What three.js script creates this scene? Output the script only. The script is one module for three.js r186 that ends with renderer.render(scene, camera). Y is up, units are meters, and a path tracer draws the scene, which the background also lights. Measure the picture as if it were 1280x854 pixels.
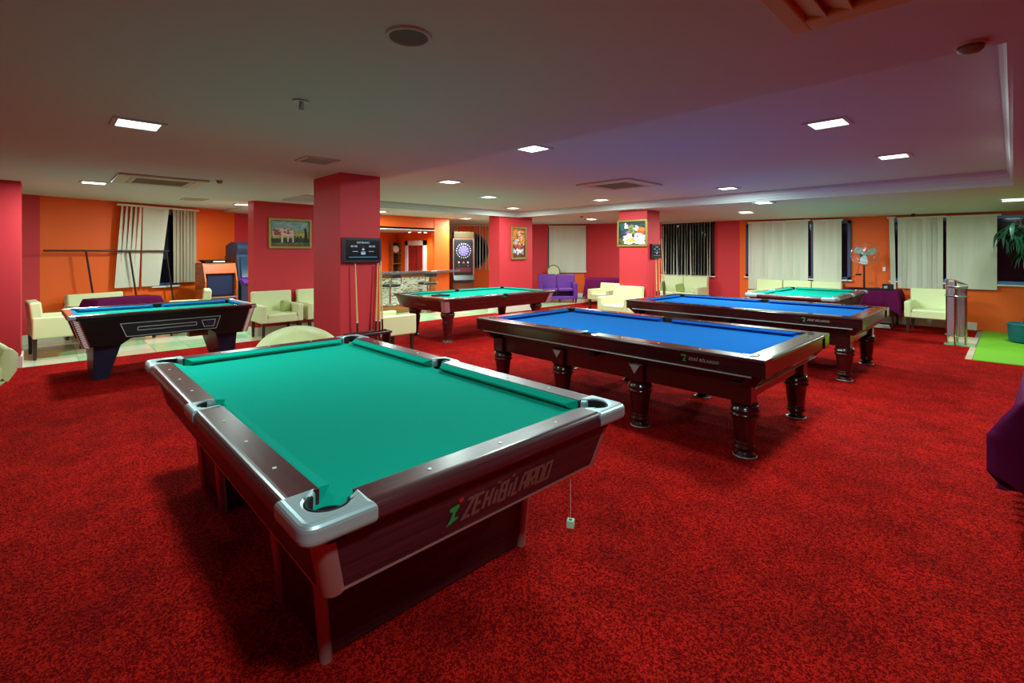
import * as THREE from 'three';
import { RoundedBoxGeometry } from 'three/addons/geometries/RoundedBoxGeometry.js';
import { mergeGeometries } from 'three/addons/utils/BufferGeometryUtils.js';
import { RectAreaLightUniformsLib } from 'three/addons/lights/RectAreaLightUniformsLib.js';

// ---------------------------------------------------------------- camera, light level
const scene = new THREE.Scene();
const camera = new THREE.PerspectiveCamera(2 * Math.atan(427 / 605) * 180 / Math.PI, 1280 / 854, 0.05, 60);
camera.position.set(0, 1.54, 0);
camera.rotation.set(0, -44 * Math.PI / 180, 0);
camera.setViewOffset(1280, 854, 0, 111, 1280, 854);
const renderer = new THREE.WebGLRenderer();
renderer.toneMapping = THREE.LinearToneMapping;
renderer.toneMappingExposure = 1.0;
renderer.shadowMap.enabled = true;
RectAreaLightUniformsLib.init();
scene.background = new THREE.Color(0x020308);
const LAMP = 255;                       // radiance of a ceiling lamp
const LAMP_COLOR = new THREE.Color(0.76, 1, 0.95);

// ---------------------------------------------------------------- helpers
let seed = 12345;
const rnd = () => { seed = (seed * 1664525 + 1013904223) >>> 0; return seed / 4294967296; };
const rr = (a, b) => a + (b - a) * rnd();
const V = (x, y, z) => new THREE.Vector3(x, y, z);
const R = d => d * Math.PI / 180;
const used = {};
function numbered(n) { used[n] = (used[n] ?? -1) + 1; return used[n] ? n + '_' + String(used[n]).padStart(3, '0') : n; }
function clean(g) {
  g = g.index ? g.toNonIndexed() : g;
  for (const k of Object.keys(g.attributes)) if (!['position', 'normal', 'uv'].includes(k)) g.deleteAttribute(k);
  if (!g.attributes.uv) g.setAttribute('uv', new THREE.BufferAttribute(new Float32Array(g.attributes.position.count * 2), 2));
  if (!g.attributes.normal) g.computeVertexNormals();
  return g;
}
function obj(name, geos, mat, parent) {
  const list = (Array.isArray(geos) ? geos : [geos]).map(clean);
  const m = new THREE.Mesh(list.length > 1 ? mergeGeometries(list) : list[0], mat);
  m.castShadow = m.receiveShadow = true;
  m.name = parent ? name : numbered(name);
  (parent || scene).add(m);
  return m;
}
function tag(o, label, category, group) { o.userData.label = label; o.userData.category = category; if (group) o.userData.group = group; return o; }
function thing(name, label, category, [x, y, z] = [0, 0, 0], turn = 0, group) {
  const o = new THREE.Group(); o.name = numbered(name); o.position.set(x, y, z); o.rotation.y = turn; scene.add(o);
  return tag(o, label, category, group);
}
function structG(name, label) { const o = new THREE.Group(); o.name = numbered(name); o.userData.kind = 'structure'; if (label) { o.userData.label = label; } scene.add(o); return o; }
function struct(name, geos, mat, label, category) { const m = obj(name, geos, mat); m.userData.kind = 'structure'; if (label) m.userData.label = label; if (category) m.userData.category = category; return m; }
const xf = (g, x = 0, y = 0, z = 0, ry = 0, rx = 0, rz = 0) => g.applyMatrix4(new THREE.Matrix4().compose(V(x, y, z), new THREE.Quaternion().setFromEuler(new THREE.Euler(rx, ry, rz)), V(1, 1, 1)));
const bx = (w, h, d, x = 0, y = 0, z = 0, ry = 0, rx = 0, rz = 0) => xf(new THREE.BoxGeometry(w, h, d), x, y, z, ry, rx, rz);
const rb = (w, h, d, r, x = 0, y = 0, z = 0, ry = 0, rx = 0, rz = 0, s = 2) => xf(new RoundedBoxGeometry(w, h, d, s, Math.min(r, w / 2.01, h / 2.01, d / 2.01)), x, y, z, ry, rx, rz);
const cy = (r1, r2, h, x = 0, y = 0, z = 0, seg = 20, ry = 0, rx = 0, rz = 0) => xf(new THREE.CylinderGeometry(r1, r2, h, seg), x, y, z, ry, rx, rz);
const la = (pts, seg = 24) => new THREE.LatheGeometry(pts.map(p => new THREE.Vector2(p[0], p[1])), seg);
const tube = (pts, r, seg = 24, rad = 8, closed = false, tension = 0.5) => new THREE.TubeGeometry(new THREE.CatmullRomCurve3(pts, closed, 'catmullrom', tension), seg, r, rad, closed);
function rod(a, b, r1, r2 = r1, seg = 10) {
  const d = b.clone().sub(a), g = new THREE.CylinderGeometry(r2, r1, d.length(), seg);
  g.applyQuaternion(new THREE.Quaternion().setFromUnitVectors(V(0, 1, 0), d.clone().normalize()));
  return g.translate((a.x + b.x) / 2, (a.y + b.y) / 2, (a.z + b.z) / 2);
}
// eight-corner solid: bottom ring b[0..3], top ring t[0..3] (both counter-clockwise seen from above)
function hexa(b, t) {
  const P = [...b, ...t], F = [[3, 2, 1, 0], [4, 5, 6, 7], [0, 1, 5, 4], [1, 2, 6, 5], [2, 3, 7, 6], [3, 0, 4, 7]];
  const pos = [], uv = [];
  for (const f of F) {
    const q = f.map(i => P[i]), l1 = q[0].distanceTo(q[1]), l2 = q[1].distanceTo(q[2]);
    const U = [[0, 0], [l1, 0], [l1, l2], [0, l2]];
    for (const i of [0, 1, 2, 0, 2, 3]) { pos.push(q[i].x, q[i].y, q[i].z); uv.push(...U[i]); }
  }
  const g = new THREE.BufferGeometry();
  g.setAttribute('position', new THREE.Float32BufferAttribute(pos, 3)); g.setAttribute('uv', new THREE.Float32BufferAttribute(uv, 2));
  g.computeVertexNormals(); return g;
}
const shape = pts => { const s = new THREE.Shape(); pts.forEach((p, i) => i ? s.lineTo(p[0], p[1]) : s.moveTo(p[0], p[1])); return s; };
// extrude a (u, y) profile from point o; u is a horizontal direction, the run goes along u x up
function along(prof, o, u, len, mitre = 0) {
  const g = new THREE.ExtrudeGeometry(prof instanceof THREE.Shape ? prof : shape(prof), { depth: len, bevelEnabled: false, curveSegments: 8 });
  if (mitre) {
    const p = g.attributes.position;
    for (let i = 0; i < p.count; i++) { const z = p.getZ(i), q = p.getX(i); p.setZ(i, z < len / 2 ? z + q * mitre : z - q * mitre); }
    g.computeVertexNormals();
  }
  const w = u.clone().cross(V(0, 1, 0));
  return g.applyMatrix4(new THREE.Matrix4().makeBasis(u, V(0, 1, 0), w).setPosition(o));
}
const plate = (s, depth, bevel = 0, off = 0) => new THREE.ExtrudeGeometry(s, { depth, bevelEnabled: bevel > 0, bevelThickness: bevel, bevelSize: bevel, bevelOffset: -bevel + off, bevelSegments: 4, curveSegments: 14 }).rotateX(-Math.PI / 2);

// ---------------------------------------------------------------- textures and materials
function dataTex(n, fn, srgb = true, rep = 1) {
  const d = new Uint8Array(n * n * 4);
  for (let y = 0; y < n; y++) for (let x = 0; x < n; x++) { const c = fn(x, y), i = (y * n + x) * 4; d[i] = c[0]; d[i + 1] = c[1]; d[i + 2] = c[2]; d[i + 3] = 255; }
  const t = new THREE.DataTexture(d, n, n); t.magFilter = THREE.LinearFilter; t.minFilter = THREE.LinearMipmapLinearFilter; t.generateMipmaps = true;
  t.wrapS = t.wrapT = THREE.RepeatWrapping; t.repeat.set(rep, rep); if (srgb) t.colorSpace = THREE.SRGBColorSpace; t.needsUpdate = true; return t;
}
function noiseField(n, rx, ry, passes = 2) {          // wrapped, blurred white noise, normalised to unit deviation
  let a = new Float32Array(n * n); for (let i = 0; i < a.length; i++) a[i] = rnd() - 0.5;
  const blur = (src, r, dx) => {
    const o = new Float32Array(n * n), w = 2 * r + 1;
    for (let l = 0; l < n; l++) {
      const at = k => src[dx ? l * n + ((k % n) + n) % n : (((k % n) + n) % n) * n + l];
      let s = 0; for (let k = -r; k <= r; k++) s += at(k);
      for (let k = 0; k < n; k++) { o[dx ? l * n + k : k * n + l] = s / w; s += at(k + r + 1) - at(k - r); }
    }
    return o;
  };
  for (let p = 0; p < passes; p++) { if (rx) a = blur(a, rx, true); if (ry) a = blur(a, ry, false); }
  let s = 0; for (const v of a) s += v * v; s = Math.sqrt(s / a.length) || 1;
  for (let i = 0; i < a.length; i++) a[i] /= s; return a;
}
const cl = v => Math.max(0, Math.min(255, v));
// carpet: dark and bright red worm-like loops, 1.6 m per tile
const CN = 1024, cA = noiseField(CN, 1, 1), cB = noiseField(CN, 3, 3), cC = noiseField(CN, 60, 60), cD = noiseField(CN, 1, 1, 1);
const carpetTex = dataTex(CN, (x, y) => {
  const i = y * CN + x, w = cA[i] - 0.75 * cB[i], k = 1 / (1 + Math.exp(-w * 3.2)), f = 1 + 0.05 * cC[i] + 0.07 * cD[i];
  return [cl((106 + 82 * k) * f), cl((4 + 25 * k) * f), cl((8 + 11 * k) * f)];
});
const carpetBump = dataTex(CN, (x, y) => { const i = y * CN + x, v = cl(128 + 40 * (cA[i] - 0.75 * cB[i]) + 18 * cD[i]); return [v, v, v]; }, false);
const WN = 512, wA = noiseField(WN, 40, 1), wB = noiseField(WN, 90, 4);
const grain = (c, amt, turn) => dataTex(WN, (x, y) => { const i = turn ? x * WN + y : y * WN + x, f = 1 + amt * (0.6 * wA[i] + 0.5 * wB[i]); return [cl(c[0] * f), cl(c[1] * f), cl(c[2] * f)]; });
const pN = noiseField(WN, 4, 4), pM = noiseField(WN, 2, 2);
const pebbleTex = dataTex(WN, (x, y) => { const i = y * WN + x, v = pN[i] + 0.5 * pM[i]; const k = v > -0.55 ? 1 : v < -1.35 ? 0.42 : 0.78; return [cl(226 * k), cl(222 * k), cl(200 * k)]; });
const graniteTex = dataTex(WN, (x, y) => { const i = y * WN + x, v = pM[i]; const k = v > 1.1 ? 1.9 : v < -0.6 ? 0.55 : 1; return [cl(92 * k), cl(84 * k), cl(86 * k)]; });
const feltBump = dataTex(WN, (x, y) => { const v = cl(128 + 40 * (rnd() - 0.5) * 2); return [v, v, v]; }, false);
const std = (c, rough, o = {}) => new THREE.MeshStandardMaterial({ color: c, roughness: rough, ...o });
const phy = (c, rough, o = {}) => new THREE.MeshPhysicalMaterial({ color: c, roughness: rough, ...o });
const M = {
  carpet: phy(0xffffff, 1, { specularIntensity: 0.1, map: carpetTex, bumpMap: carpetBump, bumpScale: 0.004 }),
  red: std(0xd42f38, 0.62), orange: std(0xf8640c, 0.6), white: std(0xccd1ce, 0.85), trim: std(0xe6e2cf, 0.5),
  tileA: phy(0xb9d8a4, 0.18), tileB: phy(0xdfe0c4, 0.18), tileC: phy(0x9fd0a0, 0.18), tileD: phy(0xe3c9a6, 0.2), grout: std(0x8d8f78, 0.9),
  mat: std(0x74b418, 0.85),
  burgRail: phy(0xffffff, 0.34, { map: grain([74, 28, 35], 0.1, true), clearcoat: 0.35, clearcoatRoughness: 0.25 }), mahoRail: phy(0xffffff, 0.25, { map: grain([52, 16, 14], 0.14, true), clearcoat: 0.8, clearcoatRoughness: 0.12 }),
  roseRail: phy(0xffffff, 0.26, { map: grain([78, 27, 27], 0.12, true), clearcoat: 0.6, clearcoatRoughness: 0.15 }),
  burgPanel: phy(0xffffff, 0.42, { map: grain([74, 28, 35], 0.12) }),
  maho: phy(0xffffff, 0.25, { map: grain([52, 16, 14], 0.14), clearcoat: 0.8, clearcoatRoughness: 0.12 }),
  rosewood: phy(0xffffff, 0.26, { map: grain([78, 27, 27], 0.12), clearcoat: 0.6, clearcoatRoughness: 0.15 }),
  silver: std(0xb4cdd2, 0.4, { metalness: 0.6 }), strip: std(0xb98f8c, 0.4, { metalness: 0.6 }), chrome: std(0xd5d8dc, 0.14, { metalness: 1 }),
  green: phy(0x00a08a, 1, { specularIntensity: 0.15, bumpMap: feltBump, bumpScale: 0.0004 }), blue: phy(0x00569c, 1, { specularIntensity: 0.15, bumpMap: feltBump, bumpScale: 0.0004 }),
  blueCush: phy(0x084a98, 1, { specularIntensity: 0.15 }), lightBlue: phy(0x1a7cc8, 1, { specularIntensity: 0.2 }),
  black: std(0x0b0b0d, 0.5), blackGloss: phy(0x08080a, 0.3), rubber: std(0x0c0c0c, 0.8), navy: std(0x1c2740, 0.45),
  cream: phy(0xdfe2ad, 0.42, { clearcoat: 0.1 }), creamDark: std(0x9aa158, 0.55), tanBack: std(0xc77f2a, 0.5), leg: std(0x3a2218, 0.4),
  purple: phy(0x6a2a8e, 0.36, { clearcoat: 0.15 }), cloth: phy(0x5a073c, 0.9, { side: THREE.DoubleSide, specularIntensity: 0.3 }),
  slat: std(0xdcd9c4, 0.75), frame: std(0x2f4266, 0.5), glass: phy(0x0a0f1a, 0.06), frameBlue: std(0x5a86c4, 0.5),
  granite: phy(0xffffff, 0.15, { map: graniteTex }), pebble: std(0xffffff, 0.5, { map: pebbleTex }), oak: phy(0xffffff, 0.4, { map: grain([166, 104, 42], 0.12) }),
  maple: phy(0xe7c07c, 0.35), butt: phy(0x5a2716, 0.3), gold: std(0x9c8a45, 0.4, { metalness: 0.5 }), wood: phy(0xffffff, 0.45, { map: grain([178, 82, 26], 0.12) }),
  woodDark: std(0x3a1a10, 0.45), glow: std(0xffffff, 0.5, { emissive: 0xf4fff8, emissiveIntensity: 4 }), sight: std(0xf3f3ee, 0.3), leather: std(0x171012, 0.6),
  doorWhite: std(0xdfe6ee, 0.5), leafA: phy(0x17472a, 0.4), leafB: phy(0x0f301e, 0.4), pot: std(0x0f5f68, 0.4), stem: std(0x4a3a22, 0.8),
  grille: std(0xcfc7b2, 0.6), acrylic: std(0xd8c7d4, 0.2, { metalness: 0.7 }), screen: phy(0x17324d, 0.15),
};
function canvasTex(w, h, draw) {
  const c = document.createElement('canvas'); c.width = w; c.height = h; draw(c.getContext('2d'), w, h);
  const t = new THREE.CanvasTexture(c); t.colorSpace = THREE.SRGBColorSpace; return t;
}

// ---------------------------------------------------------------- the room: floor
const WALL_H = 2.85;
const lerp = (a, b, t) => a + (b - a) * t;
{
  const fl = structG('floor');
  const uvm = (g, s) => { const p = g.attributes.position, u = g.attributes.uv; for (let i = 0; i < p.count; i++) u.setXY(i, p.getX(i) / s, p.getZ(i) / s); return g; };
  const slab = (x0, x1, z0, z1, y0, y1) => bx(x1 - x0, y1 - y0, z1 - z0, (x0 + x1) / 2, (y0 + y1) / 2, (z0 + z1) / 2);
  obj('carpet', [uvm(clean(slab(-4, 13.6, -9.22, -0.49, -0.05, 0)), 1.1), uvm(clean(slab(-4, 9.57, -0.49, 5.2, -0.05, 0)), 1.1)], M.carpet, fl);
  obj('screed', [slab(-4, 13.9, -14.2, -9.22, -0.08, -0.012), slab(9.57, 13.9, -0.49, 5.2, -0.08, -0.012)], M.grout, fl);
  // square floor tiles between the carpet and the left and back walls
  const T = 0.45, tg = new THREE.BoxGeometry(T - 0.005, 0.012, T - 0.005), mats = [M.tileA, M.tileC, M.tileB, M.tileA, M.tileD];
  for (let i = 0; i < 31; i++) for (let j = 0; j < 11; j++) {
    const x = -1.0 + (i + 0.5) * T, z = -9.22 - (j + 0.5) * T;
    if (z < -10.3 - 0.41 * (x + 3.1) - 0.3 && x < 5) continue;
    if (z < -13.9 || x + 13.7 - (-z) * 0 > 27.5 || x > 13.4) continue;
    if (x - z > 23.9) continue;
    if (x > 4.2 && x < 8 && z < -11.5) continue;
    const k = (i + j * 3) % 5; const m = new THREE.Mesh(tg, i === 1 && j === 0 ? M.tileB : mats[(k + (rnd() < 0.3 ? 1 : 0)) % 5]);
    m.position.set(x, -0.006, z); m.name = 'tile'; m.receiveShadow = m.castShadow = true; fl.add(m);
  }
  for (let i = 0; i < 3; i++) { const m = obj('tile', bx(0.395, 0.012, 0.38, 11.05 + 0.4 * i, 0.004, -0.62), [M.tileC, M.tileB, M.tileD][i], fl); m.position.y = 0.001; }
  for (let i = 0; i < 3; i++) obj('tile', bx(0.42, 0.012, 0.075, 9.79 + 0.425 * i, 0.001, -0.45), [M.tileD, M.tileB, M.tileD][i], fl);
  obj('green_mat', slab(9.6, 13.3, -0.41, 5.0, -0.012, 0.004), M.mat, fl);
}
// ---------------------------------------------------------------- the room: walls
function wallSeg(name, a, b, mat, y0 = 0, y1 = WALL_H, th = 0.2, label) {   // inner face on a-b, thickness to the left of a->b
  const d = V(b[0] - a[0], 0, b[1] - a[1]).normalize(), n = V(d.z, 0, -d.x).multiplyScalar(th);
  const A = V(a[0], y0, a[1]), B = V(b[0], y0, b[1]), up = V(0, y1 - y0, 0);
  const ring = [A, B, B.clone().add(n), A.clone().add(n)];
  return struct(name, hexa(ring, ring.map(p => p.clone().add(up))), mat, label);
}
const w1 = s => [-0.03 + s * 0.9252, -11.65 - s * 0.3793];       // along the slanted left wall
wallSeg('wall_left', w1(-4), w1(-0.03), M.red);
wallSeg('wall_left', w1(-0.03), w1(3.58), M.orange);
wallSeg('wall_left', w1(3.58), w1(5.2), M.red);
wallSeg('wall_back', [4.6, -13.5], [7.98, -13.5], M.orange);
wallSeg('wall_back', [7.98, -13.5], [8.25, -13.5], M.red);
wallSeg('wall_back', [8.1, -13.72], [9.72, -13.72], M.orange);
const wc = s => [11.531 + s * 0.7193, -11.941 + s * 0.6947];      // along the slanted back wall
wallSeg('wall_back', wc(-2.55), wc(-0.1), M.orange);
wallSeg('wall_back', wc(-0.1), wc(1.22), M.red);
wallSeg('wall_back', wc(1.22), wc(2.62), M.orange);
wallSeg('wall_right', [13.3, -10.2], [13.3, -5.05], M.red);
wallSeg('wall_right', [13.3, -5.05], [13.3, 5.2], M.orange);
wallSeg('wall_front', [13.5, 5.0], [-3.9, 5.0], M.red);
wallSeg('wall_side', [-3.7, 5.2], [-3.7, -10.3], M.red);
struct('wall_bar', bx(0.2, WALL_H, 2.5, 8.1, WALL_H / 2, -12.3), M.orange);
struct('wall_bulkhead', bx(4.1, 0.7, 0.14, 5.97, 2.5, -11.12), M.orange);
struct('ceiling_bar', bx(3.7, 0.05, 2.5, 6.16, 2.185, -12.3), M.white);
struct('trim_1', bx(3.6, 0.025, 0.04, 5.9, 2.15, -11.04), M.white);
function pillar(name, x0, x1, z0, z1, skirt = true) {
  struct(name, bx(x1 - x0, WALL_H, z1 - z0, (x0 + x1) / 2, WALL_H / 2, (z0 + z1) / 2), M.red);
  if (skirt) { const t = 0.018, h = 0.15, y = h / 2;
    struct('baseboard_' + name.slice(5), [bx(x1 - x0 + 2 * t, h, t, (x0 + x1) / 2, y, z1 + t / 2), bx(x1 - x0 + 2 * t, h, t, (x0 + x1) / 2, y, z0 - t / 2), bx(t, h, z1 - z0, x0 - t / 2, y, (z0 + z1) / 2), bx(t, h, z1 - z0, x1 + t / 2, y, (z0 + z1) / 2)], M.trim); }
}
pillar('wall_pillar', -1.15, -0.23, -9.75, -9.24);
pillar('wall_pillar', 2.43, 2.93, -6.1, -5.34);
pillar('wall_pillar', 2.78, 3.9, -10.1, -9.75);
pillar('wall_pillar', 8.3, 9.5, -9.45, -9.05);
pillar('wall_pillar', 9.1, 9.62, -6.02, -5.34);
// skirting along the walls
function skirting(name, a, b) {
  const d = V(b[0] - a[0], 0, b[1] - a[1]).normalize(), n = V(-d.z, 0, d.x).multiplyScalar(0.018);
  const A = V(a[0], 0, a[1]), B = V(b[0], 0, b[1]), up = V(0, 0.15, 0), ring = [A.clone().add(n), B.clone().add(n), B, A];
  struct(name, hexa(ring, ring.map(p => p.clone().add(up))), M.trim);
}
skirting('baseboard_left', w1(-4), w1(5));
skirting('baseboard_back', wc(-2.4), wc(2.5));
skirting('baseboard_right', [13.3, -10], [13.3, -0.5]);

// ---------------------------------------------------------------- the room: ceiling with a raised tray
const nearY = z => 2.46 + Math.max(0, -z - 6) * 0.012;
const farY = (x, z) => { const t = Math.min(1, Math.max(0, -z / 10)), e = lerp(2.40, 2.5, t), w = z > 0 ? 2.33 : lerp(2.33, 2.52, Math.pow(t, 1.6)); return lerp(e, w, Math.min(1, Math.max(0, (x - 8.9) / 4.4))); };
const TRAY = 2.6, TX0 = 3.03, TX1 = 8.9, TZ0 = -9.0, TZ1 = 0.0;
{
  const c = structG('ceiling');
  const sheet = (xs, zs, fy) => { const out = [];
    for (let i = 0; i + 1 < xs.length; i++) for (let j = 0; j + 1 < zs.length; j++) {
      const q = [[xs[i], zs[j + 1]], [xs[i + 1], zs[j + 1]], [xs[i + 1], zs[j]], [xs[i], zs[j]]];
      out.push(hexa(q.map(([x, z]) => V(x, fy(x, z), z)), q.map(([x, z]) => V(x, 2.95, z))));
    } return out; };
  obj('low_ceiling', sheet([-4, TX0], [-14.2, -10, -6, 5.2], (x, z) => nearY(z)), M.white, c);
  obj('side_soffit', sheet([TX0, TX1], [-14.2, TZ0], (x, z) => 2.5), M.white, c);
  obj('far_soffit', sheet([TX1, 13.6], [-14.2, -10, -8, -6, -4, -2, 0, 5.2], farY), M.white, c);
  obj('side_soffit', sheet([TX0, TX1], [TZ1, 5.2], (x, z) => lerp(2.46, 2.40, (x - TX0) / (TX1 - TX0))), M.white, c);
  obj('tray_ceiling', bx(TX1 - TX0 + 0.02, 0.3, TZ1 - TZ0 + 0.02, (TX0 + TX1) / 2, TRAY + 0.15, (TZ0 + TZ1) / 2), M.white, c);
  // stepped moulding round the tray
  const prof = [[0, 0], [0.02, 0], [0.02, 0.03], [0.03, 0.05], [0.034, 0.085], [0.05, 0.1], [0.056, 0.14], [0, 0.14]];
  const mo = (o, u, len) => obj('moulding', along(prof.map(([a, b]) => [a, TRAY - 0.14 + b]), o, u, len), M.white, c);
  mo(V(TX1, 0, TZ1), V(-1, 0, 0), TZ1 - TZ0);
  mo(V(TX0, 0, TZ1), V(0, 0, -1), TX1 - TX0);
  mo(V(TX1, 0, TZ0), V(0, 0, 1), TX1 - TX0);
}
// ---------------------------------------------------------------- ceiling lamps
function lamp(x, z, y, label, gain = 1, size = 0.24, power = LAMP * gain) {
  const t = thing('ceiling_lamp', label, 'lamp', [x, y, z], 0, 'square ceiling lamps');
  const s = size / 2, f = 0.03;
  obj('lamp_frame', [bx(size + 2 * f, 0.012, f, 0, -0.006, s + f / 2), bx(size + 2 * f, 0.012, f, 0, -0.006, -s - f / 2), bx(f, 0.012, size, s + f / 2, -0.006, 0), bx(f, 0.012, size, -s - f / 2, -0.006, 0)], M.white, t);
  obj('diffuser', bx(size, 0.006, size, 0, -0.003, 0), M.glow, t);
  const l = new THREE.RectAreaLight(LAMP_COLOR, power, size, size);
  l.position.set(0, -0.014, 0); l.rotation.x = -Math.PI / 2; l.castShadow = true; t.add(l);
}
const lowLab = 'square white lamp in the low ceiling ';
lamp(0.48, -4.34, 2.46, lowLab + 'above the nearest green pool table');
lamp(0.48, -8.64, nearY(-8.64), lowLab + 'beside the large air conditioning cassette', 1.5);
lamp(0.48, 0.1, 2.46, lowLab + 'over the open carpet');
lamp(2.85, -10.75, nearY(-10.6) - 0.002, lowLab + 'behind the pillar with the cow painting', 1.5);
lamp(5.6, -10.2, 2.496, 'added unseen square lamp in the far ceiling strip in front of the bar', 1.5);  // added lamp, hidden by the pillar, to brighten the bar front and baluster table
const trayLab = 'square white lamp in the raised ceiling tray ';
lamp(3.55, -3.38, TRAY, trayLab + 'near its straight edge', 1.2);
lamp(4.34, -5.83, TRAY, trayLab + 'beyond the scoreboard pillar', 1.2);
lamp(6.05, -6.9, TRAY, trayLab + 'over the baluster-legged table', 1.2);
lamp(7.97, -8.22, TRAY, trayLab + 'in front of the portrait painting', 1.2);
lamp(8.0, -5.72, TRAY, trayLab + 'in front of the dinner painting', 1.2);
lamp(8.05, -3.25, TRAY, trayLab + 'above the second blue table', 1.2);
lamp(4.61, -1.05, TRAY, trayLab + 'over the first blue table', 1.2);
lamp(6.69, -0.91, TRAY, trayLab + 'between both blue tables', 1.2);
const farLab = 'square white lamp in the far ceiling strip ';
lamp(9.12, -3.05, farY(9.12, -3.05) - 0.004, farLab + 'touching the tray moulding', 1.7);
lamp(10.85, -3.98, farY(10.85, -3.98) - 0.006, farLab + 'above the small green table', 1.7);
lamp(10.9, -8.1, farY(10.9, -8.1) - 0.006, farLab + 'near the purple sofa and white blind', 1.7);
lamp(10.9, 0.0, farY(10.9, 0) - 0.004, farLab + 'above the hanging plant', 1.0);
lamp(8.45, -10.6, 2.496, farLab + 'over the electronic dartboard', 1.7);

// ---------------------------------------------------------------- pool tables
function feltBed(L, W, y, mat, t, pockets, r) {
  const s = shape([[-L / 2, -W / 2], [L / 2, -W / 2], [L / 2, W / 2], [-L / 2, W / 2]]);
  for (const [px, pz, k] of pockets) { const h = new THREE.Path(); h.absarc(px, -pz, r * (k || 1), 0, Math.PI * 2, true); s.holes.push(h); }
  return obj('bed', new THREE.ExtrudeGeometry(s, { depth: 0.01, bevelEnabled: false, curveSegments: 20 }).rotateX(-Math.PI / 2).translate(0, y - 0.01, 0), mat, t);
}
// lined half ring on the outer side of a pocket, and the cup below the bed
function pocketParts(t, px, pz, r, yTop, yBed, depth, mat) {
  obj('pocket', la([[r + 0.004, yBed - 0.002], [r + 0.004, yBed - depth], [0.001, yBed - depth], [0.001, yBed - depth + 0.004], [r - 0.004, yBed - depth + 0.004], [r - 0.002, yBed - 0.002]], 22).translate(px, 0, pz), mat, t);
  const dx = Math.abs(px) < 0.01 ? 0 : Math.sign(px), ph = Math.atan2(dx, Math.sign(pz)), len = dx ? R(225) : R(175);
  obj('pocket_liner', new THREE.LatheGeometry([[r - 0.005, yBed - 0.004], [r + 0.003, yBed - 0.004], [r + 0.004, yTop], [r - 0.002, yTop + 0.002], [r - 0.007, yTop - 0.003], [r - 0.005, yBed - 0.004]].map(p => new THREE.Vector2(...p)), 24, ph - len / 2, len).translate(px, 0, pz), mat, t);
}
function cushions(t, L, W, rail, H, mat, gapC, gapS, mitre, noseH = 0.02, deep = 0.05) {
  const prof = [[-0.004, H - 0.052], [-0.004, H - 0.004], [0.012, H - 0.006], [deep, H - noseH], [deep + 0.002, H - noseH - 0.006], [deep - 0.002, H - noseH - 0.012], [0.018, H - 0.052]];
  const hw = W / 2 - rail, hl = L / 2 - rail, seg = hl - gapC - gapS;
  for (const s of [-1, 1]) {
    for (const k of [-1, 1]) obj('cushion', along(prof, V(0, 0, 0), V(0, 0, -1), seg, mitre).translate(0, 0, 0).applyMatrix4(new THREE.Matrix4().makeRotationY(s > 0 ? 0 : Math.PI)).translate(k * (gapS + seg / 2) + (s > 0 ? -seg / 2 : seg / 2), 0, s * hw), mat, t);
    const el = 2 * hw - 2 * gapC;
    obj('cushion', along(prof, V(0, 0, 0), V(-s, 0, 0), el, mitre).translate(s * hl, 0, s > 0 ? el / 2 : -el / 2), mat, t);
  }
}
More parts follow.
